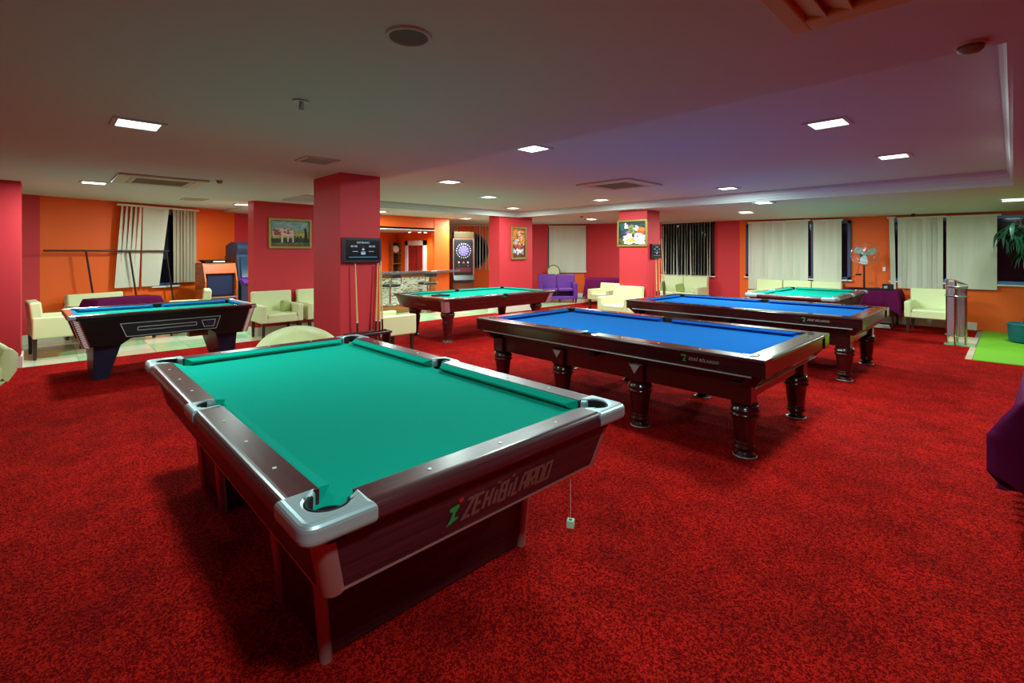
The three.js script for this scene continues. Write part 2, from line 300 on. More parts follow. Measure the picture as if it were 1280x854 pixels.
// modern table: laminate rails with silver pocket castings, slanted apron, two pedestals
function modernTable(label, pos, turn, L, W, H) {
  const t = thing('pool_table', label, 'pool table', pos, turn), rail = 0.125;
  const pockets = []; for (const a of [-1, 1]) { for (const b of [-1, 1]) pockets.push([a * (L / 2 - 0.115), b * (W / 2 - 0.115), 1.02]); pockets.push([0, a * (W / 2 - 0.088), 0.92]); }
  feltBed(L - 0.05, W - 0.04, H - 0.05, M.green, t, pockets, 0.062);
  cushions(t, L, W, rail, H, M.green, 0.085, 0.062, 0.75);
  const rp = new THREE.Shape(); rp.moveTo(0.008, H - 0.062); rp.lineTo(0, H - 0.05); rp.quadraticCurveTo(-0.002, H - 0.002, 0.034, H); rp.lineTo(rail, H - 0.002); rp.lineTo(rail, H - 0.06); rp.closePath();
  const ll = L / 2 - 0.2 - 0.08;
  for (const s of [-1, 1]) {
    for (const k of [-1, 1]) obj('rail', along(rp, V(0, 0, 0), V(0, 0, -s), ll).translate(k * (0.08 + ll / 2) + (s > 0 ? -ll / 2 : ll / 2), 0, s * W / 2), M.burgRail, t);
    const el = W - 0.4; obj('rail', along(rp, V(0, 0, 0), V(-s, 0, 0), el).translate(s * L / 2, 0, s > 0 ? el / 2 : -el / 2), M.burgRail, t);
  }
  const cs = new THREE.Shape(); cs.moveTo(0, 0.215); cs.lineTo(0.122, 0.215); cs.lineTo(0.092, 0.177); cs.absarc(0.115, 0.115, 0.066, R(110), R(340), false); cs.lineTo(0.177, 0.092); cs.lineTo(0.215, 0.122); cs.lineTo(0.215, 0); cs.lineTo(0.05, 0); cs.quadraticCurveTo(0, 0, 0, 0.05); cs.closePath();
  const cg = clean(plate(cs, 0.026, 0.022, 0.004).translate(0, H - 0.0465, 0));
  [[-1, 1], [1, 1], [1, -1], [-1, -1]].forEach(([a, b], k) => obj('corner_casting', cg.clone().rotateY(k * Math.PI / 2).translate(a * L / 2, 0, b * W / 2), M.silver, t));
  const ss = new THREE.Shape(); ss.moveTo(-0.085, 0); ss.lineTo(0.085, 0); ss.lineTo(0.085, 0.124); ss.lineTo(0.057, 0.124); ss.absarc(0, 0.096, 0.06, R(26), R(154), true); ss.lineTo(-0.085, 0.124); ss.closePath();
  for (const s of [1, -1]) obj('side_casting', clean(plate(ss, 0.026, 0.02, 0.004)).rotateY(s > 0 ? 0 : Math.PI).translate(0, H - 0.0445, s * W / 2), M.silver, t);
  for (const [px, pz, k] of pockets) pocketParts(t, px, pz, 0.062 * k, H - 0.004, H - 0.05, 0.05, M.rubber);
  // apron panels leaning inwards
  const yT = H - 0.058, yB = 0.51, iT = 0.045, iB = 0.105, cr = 0.05;
  for (const s of [-1, 1]) {
    const ring = (i, y) => { const z0 = s * (W / 2 - i), z1 = s * (W / 2 - i - 0.03); const h = L / 2 - i - cr; const r = [V(-h, y, z0), V(h, y, z0), V(h, y, z1), V(-h, y, z1)]; return s > 0 ? r : r.reverse(); };
    obj('apron', hexa(ring(iB, yB), ring(iT, yT)), M.burgPanel, t);
    const ring2 = (i, y) => { const x0 = s * (L / 2 - i), x1 = s * (L / 2 - i - 0.03), h = W / 2 - i - cr; const r = [V(x0, y, h), V(x0, y, -h), V(x1, y, -h), V(x1, y, h)]; return s > 0 ? r : r.reverse(); };
    obj('apron', hexa(ring2(iB, yB), ring2(iT, yT)), M.burgPanel, t);
    obj('edge_strip', bx(L - 2 * iB - 2 * cr, 0.008, 0.034, 0, yB - 0.003, s * (W / 2 - iB - 0.015)), M.strip, t);
    obj('edge_strip', bx(0.034, 0.008, W - 2 * iB - 2 * cr, s * (L / 2 - iB - 0.015), yB - 0.003, 0), M.strip, t);
    for (const k of [-1, 1]) {
      const a = V(s * (L / 2 - iB - 0.045), yB - 0.004, k * (W / 2 - iB - 0.045)), b = V(s * (L / 2 - iT - 0.045), yT, k * (W / 2 - iT - 0.045));
      obj('corner_post', rod(a, b, 0.046, 0.046, 20), M.strip, t);
    }
  }
  obj('slate', bx(L - 0.3, 0.06, W - 0.3, 0, H - 0.2, 0), M.black, t);
  obj('underside', bx(L - 0.28, 0.02, W - 0.28, 0, yB + 0.03, 0), M.black, t);
  for (const s of [-1, 1]) {
    const x0 = s > 0 ? 0.5 : -0.95, x1 = s > 0 ? 0.95 : -0.5, zb = W / 2 - 0.265, zt = W / 2 - 0.215;
    const ped = hexa([V(x0, 0.012, zb), V(x1, 0.012, zb), V(x1, 0.012, -zb), V(x0, 0.012, -zb)], [V(x0 - 0.02, yB + 0.02, zt), V(x1 + 0.02, yB + 0.02, zt), V(x1 + 0.02, yB + 0.02, -zt), V(x0 - 0.02, yB + 0.02, -zt)]);
    const p = obj('pedestal', ped, M.burgPanel, t);
    for (const [x, e] of [[x0, -0.02], [x1, 0.02]]) for (const k of [-1, 1]) obj('corner_strip', rod(V(x, 0, k * zb), V(x + e, yB + 0.02, k * zt), 0.024, 0.024, 14), M.strip, p);
  }
  const sg = new THREE.CylinderGeometry(0.0075, 0.0075, 0.002, 14);
  for (const s of [-1, 1]) {
    for (let k = 1; k < 8; k++) if (k !== 4) obj('sight', sg.clone().translate((k - 4) * (L - 0.25) / 8, H + 0.0003, s * (W / 2 - 0.072)), M.sight, t);
    for (let k = 1; k < 4; k++) obj('sight', sg.clone().translate(s * (L / 2 - 0.072), H + 0.0003, (k - 2) * (W - 0.25) / 4), M.sight, t);
  }
  return t;
}
const T1 = [1.285, 0, -2.755], L1 = 2.86, W1 = 1.57, H1 = 0.795;
const near = modernTable('large green pool table with silver corner castings and a maker name on its end apron', T1, -Math.PI / 2, L1, W1, H1);
modernTable('small far green pool table with silver corners, standing behind the second blue table', [10.62, 0, -2.75], 0, 2.5, 1.46, 0.79);

// block lettering drawn stroke by stroke, used for the makers' names
const strokes = {
  Z: [[[0, 1], [1, 1], [0, 0], [1, 0]]], E: [[[1, 1], [0, 1], [0, 0], [1, 0]], [[0, 0.52], [0.8, 0.52]]], K: [[[0, 0], [0, 1]], [[1, 1], [0.85, 0.5], [1, 0]], [[0, 0.5], [0.85, 0.5]]],
  I: [[[0.5, 0], [0.5, 0.8]], [[0.5, 1.12], [0.5, 1.28]]], B: [[[0, 0], [0, 1], [0.9, 1], [0.9, 0.55], [1, 0.5], [1, 0], [0, 0]], [[0, 0.52], [0.9, 0.52]]],
  L: [[[0, 1], [0, 0], [0.8, 0]]], A: [[[0, 0], [0, 0.7], [0.3, 1], [1, 1], [1, 0]], [[0, 0.42], [1, 0.42]]], R: [[[0, 0], [0, 1], [1, 1], [1, 0.48], [0, 0.48]], [[0.5, 0.48], [1, 0]]],
  D: [[[0, 0], [0, 1], [0.75, 1], [1, 0.75], [1, 0], [0, 0]]], O: [[[0, 0], [0, 1], [1, 1], [1, 0], [0, 0], [0, 0.2]]],
};
function nameTex(ink) {
  return canvasTex(1024, 256, (c, w, h) => {
    c.fillStyle = ink ? '#7d4a45' : '#000'; c.fillRect(0, 0, w, h);
    const word = 'ZEKIBILARDO'; let x = 150; c.lineWidth = 29; c.lineJoin = 'miter'; c.lineCap = 'butt'; c.strokeStyle = ink ? '#7d4a45' : '#fff';
    for (const ch of word) { const cw = ch === 'I' ? 26 : ch === 'L' ? 38 : 54, ox = x + (ch === 'I' ? -14 : 0);
      for (const s of strokes[ch]) { c.beginPath(); s.forEach(([a, b], i) => { const X = ox + a * (ch === 'I' ? 54 : 54) + b * 16, Y = 216 - b * 136; i ? c.lineTo(X, Y) : c.moveTo(X, Y); }); c.stroke(); }
      x += cw + 27; }
    // player mark: a green bent figure with a red head
    c.fillStyle = ink ? '#10a04a' : '#fff'; c.beginPath();
    [[30, 96], [96, 84], [104, 106], [76, 150], [84, 186], [104, 176], [108, 194], [58, 216], [22, 228], [50, 176], [58, 132], [32, 122]].forEach(([X, Y], i) => i ? c.lineTo(X, Y) : c.moveTo(X, Y)); c.closePath(); c.fill();
    c.fillStyle = ink ? '#d8282a' : '#fff'; c.beginPath(); c.arc(110, 62, 17, 0, 7); c.fill();
  });
}
const inkTex = nameTex(true), cutTex = nameTex(false); cutTex.colorSpace = THREE.NoColorSpace;
const nameMat = std(0xffffff, 0.45, { map: inkTex, alphaMap: cutTex, transparent: true, polygonOffset: true, polygonOffsetFactor: -1 });
function quad(a, b, c, d) {     // lower left, lower right, upper right, upper left
  const g = new THREE.BufferGeometry(); g.setAttribute('position', new THREE.Float32BufferAttribute([a, b, c, a, c, d].flatMap(p => [p.x, p.y, p.z]), 3));
  g.setAttribute('uv', new THREE.Float32BufferAttribute([0, 0, 1, 0, 1, 1, 0, 0, 1, 1, 0, 1], 2)); g.computeVertexNormals(); return g;
}
{ // maker name on the near end apron
  const face = y => L1 / 2 - lerp(0.105, 0.045, (y - 0.51) / (H1 - 0.058 - 0.51)) + 0.0015, y0 = 0.535, y1 = 0.675;
  obj('maker_name', quad(V(face(y0), y0, 0.26), V(face(y0), y0, -0.345), V(face(y1), y1, -0.345), V(face(y1), y1, 0.26)), nameMat, near).userData.label = 'brown block lettering with a green and red mark';
}
{ // small cube of chalk hanging from the near table
  const t = thing('hanging_chalk', 'small pale green chalk cube hanging on a thin string from the table end', 'chalk', [1.79, 0.255, -1.455]);
  obj('chalk_cube', rb(0.034, 0.034, 0.034, 0.003, 0, 0.005, 0, 0.5), std(0xbfe3c4, 0.7), t);
  obj('dimple', cy(0.008, 0.008, 0.001, 0, 0.0223, 0, 12), std(0x1f6a52, 0.9), t);
  obj('string', rod(V(0, 0.022, 0), V(0, 0.252, 0), 0.0011), std(0xd8d0d8, 0.8), t);
}
// carved table: heavy mahogany rails with a lower tier, eight turned legs, leather pockets
function turnedLeg(h, r) {
  const p = [[0.001, 0], [r * 0.75, 0], [r * 0.78, 0.012], [r * 0.55, 0.03], [r * 0.5, 0.045], [r * 0.72, 0.06], [r * 0.78, 0.075], [r * 0.62, 0.09], [r * 0.72, 0.1], [r * 0.66, 0.112]];
  const s0 = 0.115, s1 = h - 0.115;
  for (let i = 0; i <= 4; i++) p.push([lerp(r * 0.66, r * 0.86, i / 4), lerp(s0, s1, i / 4)]);
  p.push([r * 0.9, s1 + 0.004], [r, s1 + 0.018], [r * 1.03, s1 + 0.03], [r * 0.9, s1 + 0.042], [r * 1.0, s1 + 0.056], [r * 1.03, s1 + 0.066], [r * 0.92, s1 + 0.08], [r * 0.85, h], [0.001, h]);
  const g = clean(la(p, 48)), a = g.attributes.position;
  for (let i = 0; i < a.count; i++) { const y = a.getY(i); if (y > s0 - 0.002 && y < s1 + 0.002) { const th = Math.atan2(a.getZ(i), a.getX(i)), k = 1 - 0.045 * (0.5 + 0.5 * Math.cos(th * 16)); a.setX(i, a.getX(i) * k); a.setZ(i, a.getZ(i) * k); } }
  return g;
}
const smallName = nameMat.clone(); smallName.map = canvasTex(512, 128, (c, w, h) => { c.fillStyle = '#9a8f96'; c.fillRect(0, 0, w, h); c.fillStyle = '#10a04a'; c.fillRect(0, 0, 110, h); });
smallName.alphaMap = canvasTex(512, 128, (c, w, h) => { c.fillStyle = '#000'; c.fillRect(0, 0, w, h); c.fillStyle = '#fff'; c.fillRect(26, 10, 62, 24); c.beginPath(); [[84, 30], [40, 112], [92, 112], [92, 96], [66, 96], [92, 34]].forEach((p, i) => i ? c.lineTo(...p) : c.moveTo(...p)); c.fill(); c.font = 'bold italic 62px sans-serif'; c.fillText('ZEKİ BİLARDO', 118, 84, 380); }); smallName.alphaMap.colorSpace = THREE.NoColorSpace;
function carvedTable(label, pos, turn, L = 3.14, W = 1.7, H = 0.785) {
  const t = thing('carved_pool_table', label, 'pool table', pos, turn, 'carved tables with blue cloth'), rail = 0.15;
  const pockets = []; for (const a of [-1, 1]) { for (const b of [-1, 1]) pockets.push([a * (L / 2 - 0.15), b * (W / 2 - 0.15), 1]); pockets.push([0, a * (W / 2 - 0.12), 0.95]); }
  feltBed(L - 0.1, W - 0.09, H - 0.045, M.blue, t, pockets, 0.06);
  cushions(t, L, W, rail, H, M.blueCush, 0.075, 0.058, 0.7, 0.016, 0.055);
  const rp = new THREE.Shape(); rp.moveTo(0.02, H - 0.135); rp.lineTo(0.012, H - 0.128); rp.lineTo(0.012, H - 0.035); rp.lineTo(0, H - 0.026); rp.quadraticCurveTo(-0.002, H - 0.002, 0.02, H); rp.lineTo(rail, H); rp.lineTo(rail, H - 0.13); rp.closePath();
  for (const s of [-1, 1]) {
    const n = (L - 0.0) / 2 - 0.06; for (const k of [-1, 1]) obj('rail', along(rp, V(0, 0, 0), V(0, 0, -s), n - 0.001, 0).translate(k * (0.06 + n / 2) + (s > 0 ? -n / 2 : n / 2), 0, s * W / 2), M.mahoRail, t);
    obj('rail', along([[0.012, H - 0.125], [0.012, H - 0.035], [0, H - 0.02], [0.012, H - 0.004], [0.05, H - 0.012], [0.05, H - 0.125]], V(0, 0, 0), V(0, 0, -s), 0.12).translate(s > 0 ? -0.06 : 0.06, 0, s * W / 2), M.maho, t);
    const e = W - 2 * rail; obj('rail', along(rp, V(0, 0, 0), V(-s, 0, 0), e).translate(s * L / 2, 0, s > 0 ? e / 2 : -e / 2), M.mahoRail, t);
    // lower tier under each end and the beads along it
    const yT = H - 0.135, yB = H - 0.225;
    const ring = (i, y) => { const x0 = s * (L / 2 - i), x1 = s * (L / 2 - i - 0.1), h = W / 2 - i; const r = [V(x0, y, h), V(x0, y, -h), V(x1, y, -h), V(x1, y, h)]; return s > 0 ? r : r.reverse(); };
    obj('end_board', hexa(ring(0.1, yB), ring(0.03, yT)), M.maho, t);
    obj('bead', rod(V(s * (L / 2 - 0.094), yB, -(W / 2 - 0.1)), V(s * (L / 2 - 0.094), yB, W / 2 - 0.1), 0.007), M.silver, t);
    obj('bead', rod(V(-L / 2 + 0.1, H - 0.139, s * (W / 2 - 0.02)), V(L / 2 - 0.1, H - 0.139, s * (W / 2 - 0.02)), 0.006), M.silver, t);
    obj('side_board', bx(L - 0.36, 0.25, 0.04, 0, H - 0.25, s * (W / 2 - 0.2)), M.maho, t);
    obj('end_beam', bx(0.04, 0.16, W - 0.42, s * (L / 2 - 0.2), H - 0.27, 0), M.maho, t);
  }
  obj('slate', bx(L - 0.44, 0.09, W - 0.46, 0, H - 0.26, 0), M.black, t);
  const legH = H - 0.375, lg = turnedLeg(legH, 0.106);
  for (const s of [-1, 1]) for (let k = 0; k < 4; k++) {
    const x = (k - 1.5) * (L - 0.44) / 3, z = s * (W / 2 - 0.225);
    const l = obj('leg', lg.clone().translate(x, 0, z), M.maho, t);
    obj('block', rb(0.15, 0.16, 0.13, 0.008, x, legH + 0.075, z + s * 0.02), M.maho, l);
    obj('foot', la([[0.001, 0], [0.085, 0], [0.085, 0.008], [0.06, 0.02], [0.05, 0.024], [0.001, 0.024]], 24).translate(x, 0.0, z), M.silver, l);
    if (k === 1 || k === 2) { const zz = z + s * 0.09; const g = plate(shape([[-0.05, 0], [0.05, 0], [0, -0.075]]), 0.006, 0).rotateX(Math.PI / 2).translate(x, legH + 0.14, zz - (s < 0 ? 0.006 : 0)); obj('inlay', g, M.silver, l); }
  }
  for (const [px, pz, k] of pockets) pocketParts(t, px, pz, 0.06 * k, H + 0.003, H - 0.045, 0.17, M.leather);
  for (const s of [-1, 1]) {
    for (let k = 1; k < 8; k++) if (k !== 4) obj('sight', cy(0.008, 0.008, 0.002, (k - 4) * (L - 0.3) / 8, H + 0.0003, s * (W / 2 - 0.085), 12), M.sight, t);
    for (let k = 1; k < 4; k++) obj('sight', cy(0.008, 0.008, 0.002, s * (L / 2 - 0.085), H + 0.0003, (k - 2) * (W - 0.3) / 4, 12), M.gold, t);
  }
  // small maker plate on the long side facing the nearer table (local +z)
  obj('maker_name', quad(V(0.93, H - 0.105, W / 2 - 0.0105), V(1.25, H - 0.105, W / 2 - 0.0105), V(1.25, H - 0.04, W / 2 - 0.0105), V(0.93, H - 0.04, W / 2 - 0.0105)), smallName, t);
  return t;
}
carvedTable('blue pool table on eight turned legs, between the big green table and its blue twin', [4.46, 0, -2.77], -Math.PI / 2);
carvedTable('blue pool table on eight turned legs, farther one, in front of the small green table', [7.6, 0, -2.77], -Math.PI / 2);
// green table with four fat baluster legs
{
  const L = 2.8, W = 1.6, H = 0.78, t = thing('baluster_pool_table', 'green pool table with red-brown apron on four fat baluster legs, near the bar', 'pool table', [6.12, 0, -7.3]), rail = 0.13;
  const pockets = []; for (const a of [-1, 1]) { for (const b of [-1, 1]) pockets.push([a * (L / 2 - 0.13), b * (W / 2 - 0.13), 1]); pockets.push([0, a * (W / 2 - 0.1), 0.95]); }
  feltBed(L - 0.06, W - 0.05, H - 0.045, M.green, t, pockets, 0.058);
  cushions(t, L, W, rail, H, M.green, 0.07, 0.056, 0.7, 0.016, 0.05);
  const rp = new THREE.Shape(); rp.moveTo(0.02, H - 0.05); rp.quadraticCurveTo(-0.004, H - 0.045, 0, H - 0.02); rp.quadraticCurveTo(0.002, H, 0.025, H); rp.lineTo(rail, H); rp.lineTo(rail, H - 0.05); rp.closePath();
  for (const s of [-1, 1]) {
    const n = L / 2 - 0.055; for (const k of [-1, 1]) obj('rail', along(rp, V(0, 0, 0), V(0, 0, -s), n).translate(k * (0.055 + n / 2) + (s > 0 ? -n / 2 : n / 2), 0, s * W / 2), M.roseRail, t);
    const e = W - 2 * rail; obj('rail', along(rp, V(0, 0, 0), V(-s, 0, 0), e).translate(s * L / 2, 0, s > 0 ? e / 2 : -e / 2), M.roseRail, t);
    const yT = H - 0.045, yB = H - 0.25, iT = 0.03, iB = 0.1, c = 0.1;
    const r1 = (i, y) => { const z0 = s * (W / 2 - i), z1 = z0 - s * 0.03, h = L / 2 - i - c, r = [V(-h, y, z0), V(h, y, z0), V(h, y, z1), V(-h, y, z1)]; return s > 0 ? r : r.reverse(); };
    const r2 = (i, y) => { const x0 = s * (L / 2 - i), x1 = x0 - s * 0.03, h = W / 2 - i - c, r = [V(x0, y, h), V(x0, y, -h), V(x1, y, -h), V(x1, y, h)]; return s > 0 ? r : r.reverse(); };
    obj('apron', hexa(r1(iB, yB), r1(iT, yT)), M.rosewood, t); obj('apron', hexa(r2(iB, yB), r2(iT, yT)), M.rosewood, t);
    for (const k of [-1, 1]) { const cp = (i, y) => { const X = s * (L / 2 - i), Z = k * (W / 2 - i), r = [V(X - s * (c + 0.002), y, Z), V(X, y, Z), V(X, y, Z - k * (c + 0.002)), V(X - s * (c + 0.002), y, Z - k * (c + 0.002))]; return s * k > 0 ? r : r.reverse(); }; obj('corner_plate', hexa(cp(iB, yB), cp(iT, yT)), std(0xc08c98, 0.45), t); }
  }
  obj('slate', bx(L - 0.3, 0.08, W - 0.3, 0, H - 0.2, 0), M.black, t);
  const lh = H - 0.2, lg = la([[0.001, 0.03], [0.055, 0.03], [0.06, 0.06], [0.05, 0.075], [0.068, 0.1], [0.062, 0.13], [0.075, 0.18], [0.09, 0.28], [0.1, 0.36], [0.085, 0.385], [0.11, 0.42], [0.125, 0.46], [0.118, 0.5], [0.09, 0.53], [0.1, 0.55], [0.1, lh], [0.001, lh]], 32);
  for (const a of [-1, 1]) for (const b of [-1, 1]) { const l = obj('leg', lg.clone().translate(a * 1.11, 0, b * 0.51), M.rosewood, t); obj('foot', la([[0.001, 0], [0.085, 0], [0.085, 0.01], [0.055, 0.032], [0.001, 0.034]], 24).translate(a * 1.11, 0, b * 0.51), M.chrome, l); }
  for (const [px, pz, k] of pockets) pocketParts(t, px, pz, 0.058 * k, H + 0.001, H - 0.045, 0.06, M.leather);
  obj('maker_name', quad(V(-L / 2 + 0.066, 0.6, -0.2), V(-L / 2 + 0.066, 0.6, 0.2), V(-L / 2 + 0.052, 0.655, 0.2), V(-L / 2 + 0.052, 0.655, -0.2)), (() => { const m = nameMat.clone(); m.map = canvasTex(256, 64, (c, w, h) => { c.fillStyle = '#8a5a58'; c.fillRect(0, 0, w, h); }); m.alphaMap = canvasTex(256, 64, (c, w, h) => { c.fillStyle = '#000'; c.fillRect(0, 0, w, h); c.fillStyle = '#fff'; c.font = 'bold 38px sans-serif'; c.fillText('ZEKİBİLARDO', 6, 46, 244); }); m.alphaMap.colorSpace = THREE.NoColorSpace; return m; })(), t);
  // thin triangle rack lying on the cloth
  const k = thing('ball_triangle', 'dark ball triangle lying on the green cloth near the bar', 'ball rack', [5.3, H - 0.045, -7.35], 0.5);
  const P = [V(-0.15, 0.02, -0.13), V(0.15, 0.02, -0.13), V(0, 0.02, 0.14)]; for (let i = 0; i < 3; i++) obj('side_bar', rod(P[i], P[(i + 1) % 3], 0.019, 0.019, 8), M.black, k);
}
// coin-operated table: black tapering cabinet, blue cushions, two wedge legs
{
  const L = 2.0, W = 1.08, H = 0.81, t = thing('coin_pool_table', 'black coin-operated pool table with green cloth and blue cushions by the left wall', 'pool table', [1.17, 0, -8.02], 0.03), rail = 0.075;
  const pockets = []; for (const a of [-1, 1]) { for (const b of [-1, 1]) pockets.push([a * (L / 2 - 0.085), b * (W / 2 - 0.085), 1]); pockets.push([0, a * (W / 2 - 0.07), 0.95]); }
  feltBed(L - 0.04, W - 0.04, H - 0.05, M.green, t, pockets, 0.046);
  cushions(t, L, W, rail, H, M.lightBlue, 0.06, 0.05, 0.7, 0.012, 0.045);
  const rp = [[0, H - 0.03], [0.004, H - 0.004], [0.012, H], [rail, H], [rail, H - 0.05], [0, H - 0.05]];
  for (const s of [-1, 1]) {
    obj('rail', along(rp, V(0, 0, 0), V(0, 0, -s), L - 0.14).translate(s > 0 ? -(L - 0.14) / 2 : (L - 0.14) / 2, 0, s * W / 2), M.blackGloss, t);
    const e = W - 2 * rail; obj('rail', along(rp, V(0, 0, 0), V(-s, 0, 0), e).translate(s * L / 2, 0, s > 0 ? e / 2 : -e / 2), M.wood, t);
    obj('rail_bead', rod(V(-L / 2 + 0.02, H - 0.004, s * (W / 2 - 0.004)), V(L / 2 - 0.02, H - 0.004, s * (W / 2 - 0.004)), 0.012), M.chrome, t);
    for (const k of [-1, 1]) obj('corner_cap', rb(0.085, 0.055, 0.085, 0.02, s * (L / 2 - 0.04), H - 0.024, k * (W / 2 - 0.04)), M.silver, t);
    // cabinet side: ends lean in, the foot of the panel is cut up in the middle
    const z0 = s * (W / 2 - 0.02), th = 0.03;
    const g = new THREE.ExtrudeGeometry(shape([[-0.94, 0.76], [-0.83, 0.43], [-0.52, 0.43], [-0.42, 0.5], [0.42, 0.5], [0.52, 0.43], [0.83, 0.43], [0.94, 0.76]]), { depth: th, bevelEnabled: false }).translate(0, 0, s > 0 ? z0 - th : z0);
    obj('side_panel', g, M.blackGloss, t);
    const r = (x, y) => { const X = s * x, q = [V(X, y, 0.5), V(X, y, -0.5), V(X - s * 0.03, y, -0.5), V(X - s * 0.03, y, 0.5)]; return s > 0 ? q : q.reverse(); };
    obj('end_panel', hexa(r(0.83, 0.43), r(0.94, 0.76)), M.blackGloss, t);
    for (const k of [-1, 1]) {
      const q = (x, y) => { const a = s * (x + 0.035), b = s * (x - 0.035), Z = k * 0.53, z1 = k * 0.46; const v = [V(b, y, Z), V(a, y, Z), V(a, y, z1), V(b, y, z1)]; return s * k > 0 ? v : v.reverse(); };
      const st = obj('corner_trim', hexa(q(0.835, 0.43), q(0.935, 0.755)), std(0x8f2c26, 0.5), t);
      for (let i = 0; i < 14; i++) { const f = (i + 0.5) / 14, x = s * lerp(0.835, 0.935, f), y = lerp(0.43, 0.755, f); obj('rib', [bx(0.055, 0.011, 0.006, x, y, k * 0.532, 0, 0, s * 0.5), bx(0.006, 0.011, 0.055, x + s * 0.036, y, k * 0.495)], M.sight, st); }
    }
    const legX = s * 0.62, lz = W / 2 - 0.1;
    obj('leg', hexa([V(legX - (s > 0 ? 0.0 : 0.14), 0, lz - 0.12), V(legX + (s > 0 ? 0.14 : 0.0), 0, lz - 0.12), V(legX + (s > 0 ? 0.14 : 0.0), 0, -lz + 0.12), V(legX - (s > 0 ? 0.0 : 0.14), 0, -lz + 0.12)], [V(legX - (s > 0 ? 0.12 : 0.15), 0.46, lz), V(legX + (s > 0 ? 0.15 : 0.12), 0.46, lz), V(legX + (s > 0 ? 0.15 : 0.12), 0.46, -lz), V(legX - (s > 0 ? 0.12 : 0.15), 0.46, -lz)]), M.navy, t);
  }
  obj('floor_board', bx(1.6, 0.02, 0.98, 0, 0.51, 0), M.black, t);
  obj('ball_tray', bx(0.22, 0.06, 0.12, 0.3, 0.46, 0.4), M.butt, t);
  const loop = (pts, r) => { const a = pts.map(([x, y]) => V(x, y, W / 2 - 0.018)); const out = []; a.forEach((p, i) => out.push(rod(p, a[(i + 1) % a.length], r, r, 6))); return out; };
  const front = obj('coin_panel', plate(shape([[-0.53, 0.68], [-0.47, 0.52], [0.49, 0.52], [0.54, 0.68]]), 0.004).rotateX(Math.PI / 2).translate(0, 0, W / 2 - 0.02), M.black, t);
  obj('outline', loop([[-0.53, 0.68], [-0.47, 0.52], [0.49, 0.52], [0.54, 0.68]], 0.005), M.silver, front);
  obj('slot_outline', loop([[-0.36, 0.625], [-0.36, 0.585], [0.26, 0.585], [0.26, 0.625]], 0.006), M.silver, front);
  obj('coin_shield', loop([[0.32, 0.64], [0.35, 0.555], [0.46, 0.555], [0.48, 0.64]], 0.006), M.silver, front);
  obj('coin_lock', rb(0.07, 0.05, 0.008, 0.003, 0.4, 0.6, W / 2 - 0.014), M.navy, front);
  for (const [px, pz, k] of pockets) pocketParts(t, px, pz, 0.046 * k, H - 0.001, H - 0.05, 0.08, M.rubber);
}

// ---------------------------------------------------------------- seats
function armchair(name, label, category, pos, turn, o = {}) {
  const { seats = 1, w = 0.7, d = 0.68, leg = 0.3, arm = 0.61, back = 0.83, mat = M.cream, legMat = M.leg, group, armW = 0.1 } = o;
  const t = thing(name, label, category, pos, turn, group), W = seats * (w - 2 * armW) + 2 * armW, sy = 0.44;
  obj('seat_frame', rb(W - 2 * armW + 0.01, 0.09, d - 0.04, 0.015, 0, leg + 0.045, 0.01), mat, t);
  const sw = (W - 2 * armW) / seats;
  for (let i = 0; i < seats; i++) {
    const x = -W / 2 + armW + sw * (i + 0.5);
    obj('seat', rb(sw - 0.008, 0.1, d - 0.12, 0.035, x, sy - 0.03, 0.05, 0, 0, 0, 3), mat, t);
    obj('backrest', rb((seats > 1 ? W / seats : W - 0.02) - 0.012, back - leg, 0.13, 0.03, seats > 1 ? -W / 2 + W / seats * (i + 0.5) : x, (back + leg) / 2, -d / 2 + 0.075, 0, -0.09, 0, 3), mat, t);
  }
  for (const s of [-1, 1]) obj('armrest', rb(armW, arm - leg, d - 0.02, 0.022, s * (W / 2 - armW / 2), (arm + leg) / 2, 0.01, 0, 0, 0, 3), mat, t);
  for (const a of [-1, 1]) for (const b of [-1, 1]) obj('leg', hexa([V(-0.018, 0, 0.018), V(0.018, 0, 0.018), V(0.018, 0, -0.018), V(-0.018, 0, -0.018)], [V(-0.026, leg + 0.01, 0.026), V(0.026, leg + 0.01, 0.026), V(0.026, leg + 0.01, -0.026), V(-0.026, leg + 0.01, -0.026)]).translate(a * (W / 2 - 0.05), 0, b * (d / 2 - 0.05)), legMat, t);
  return t;
}
const seatG = 'cream leather armchairs';
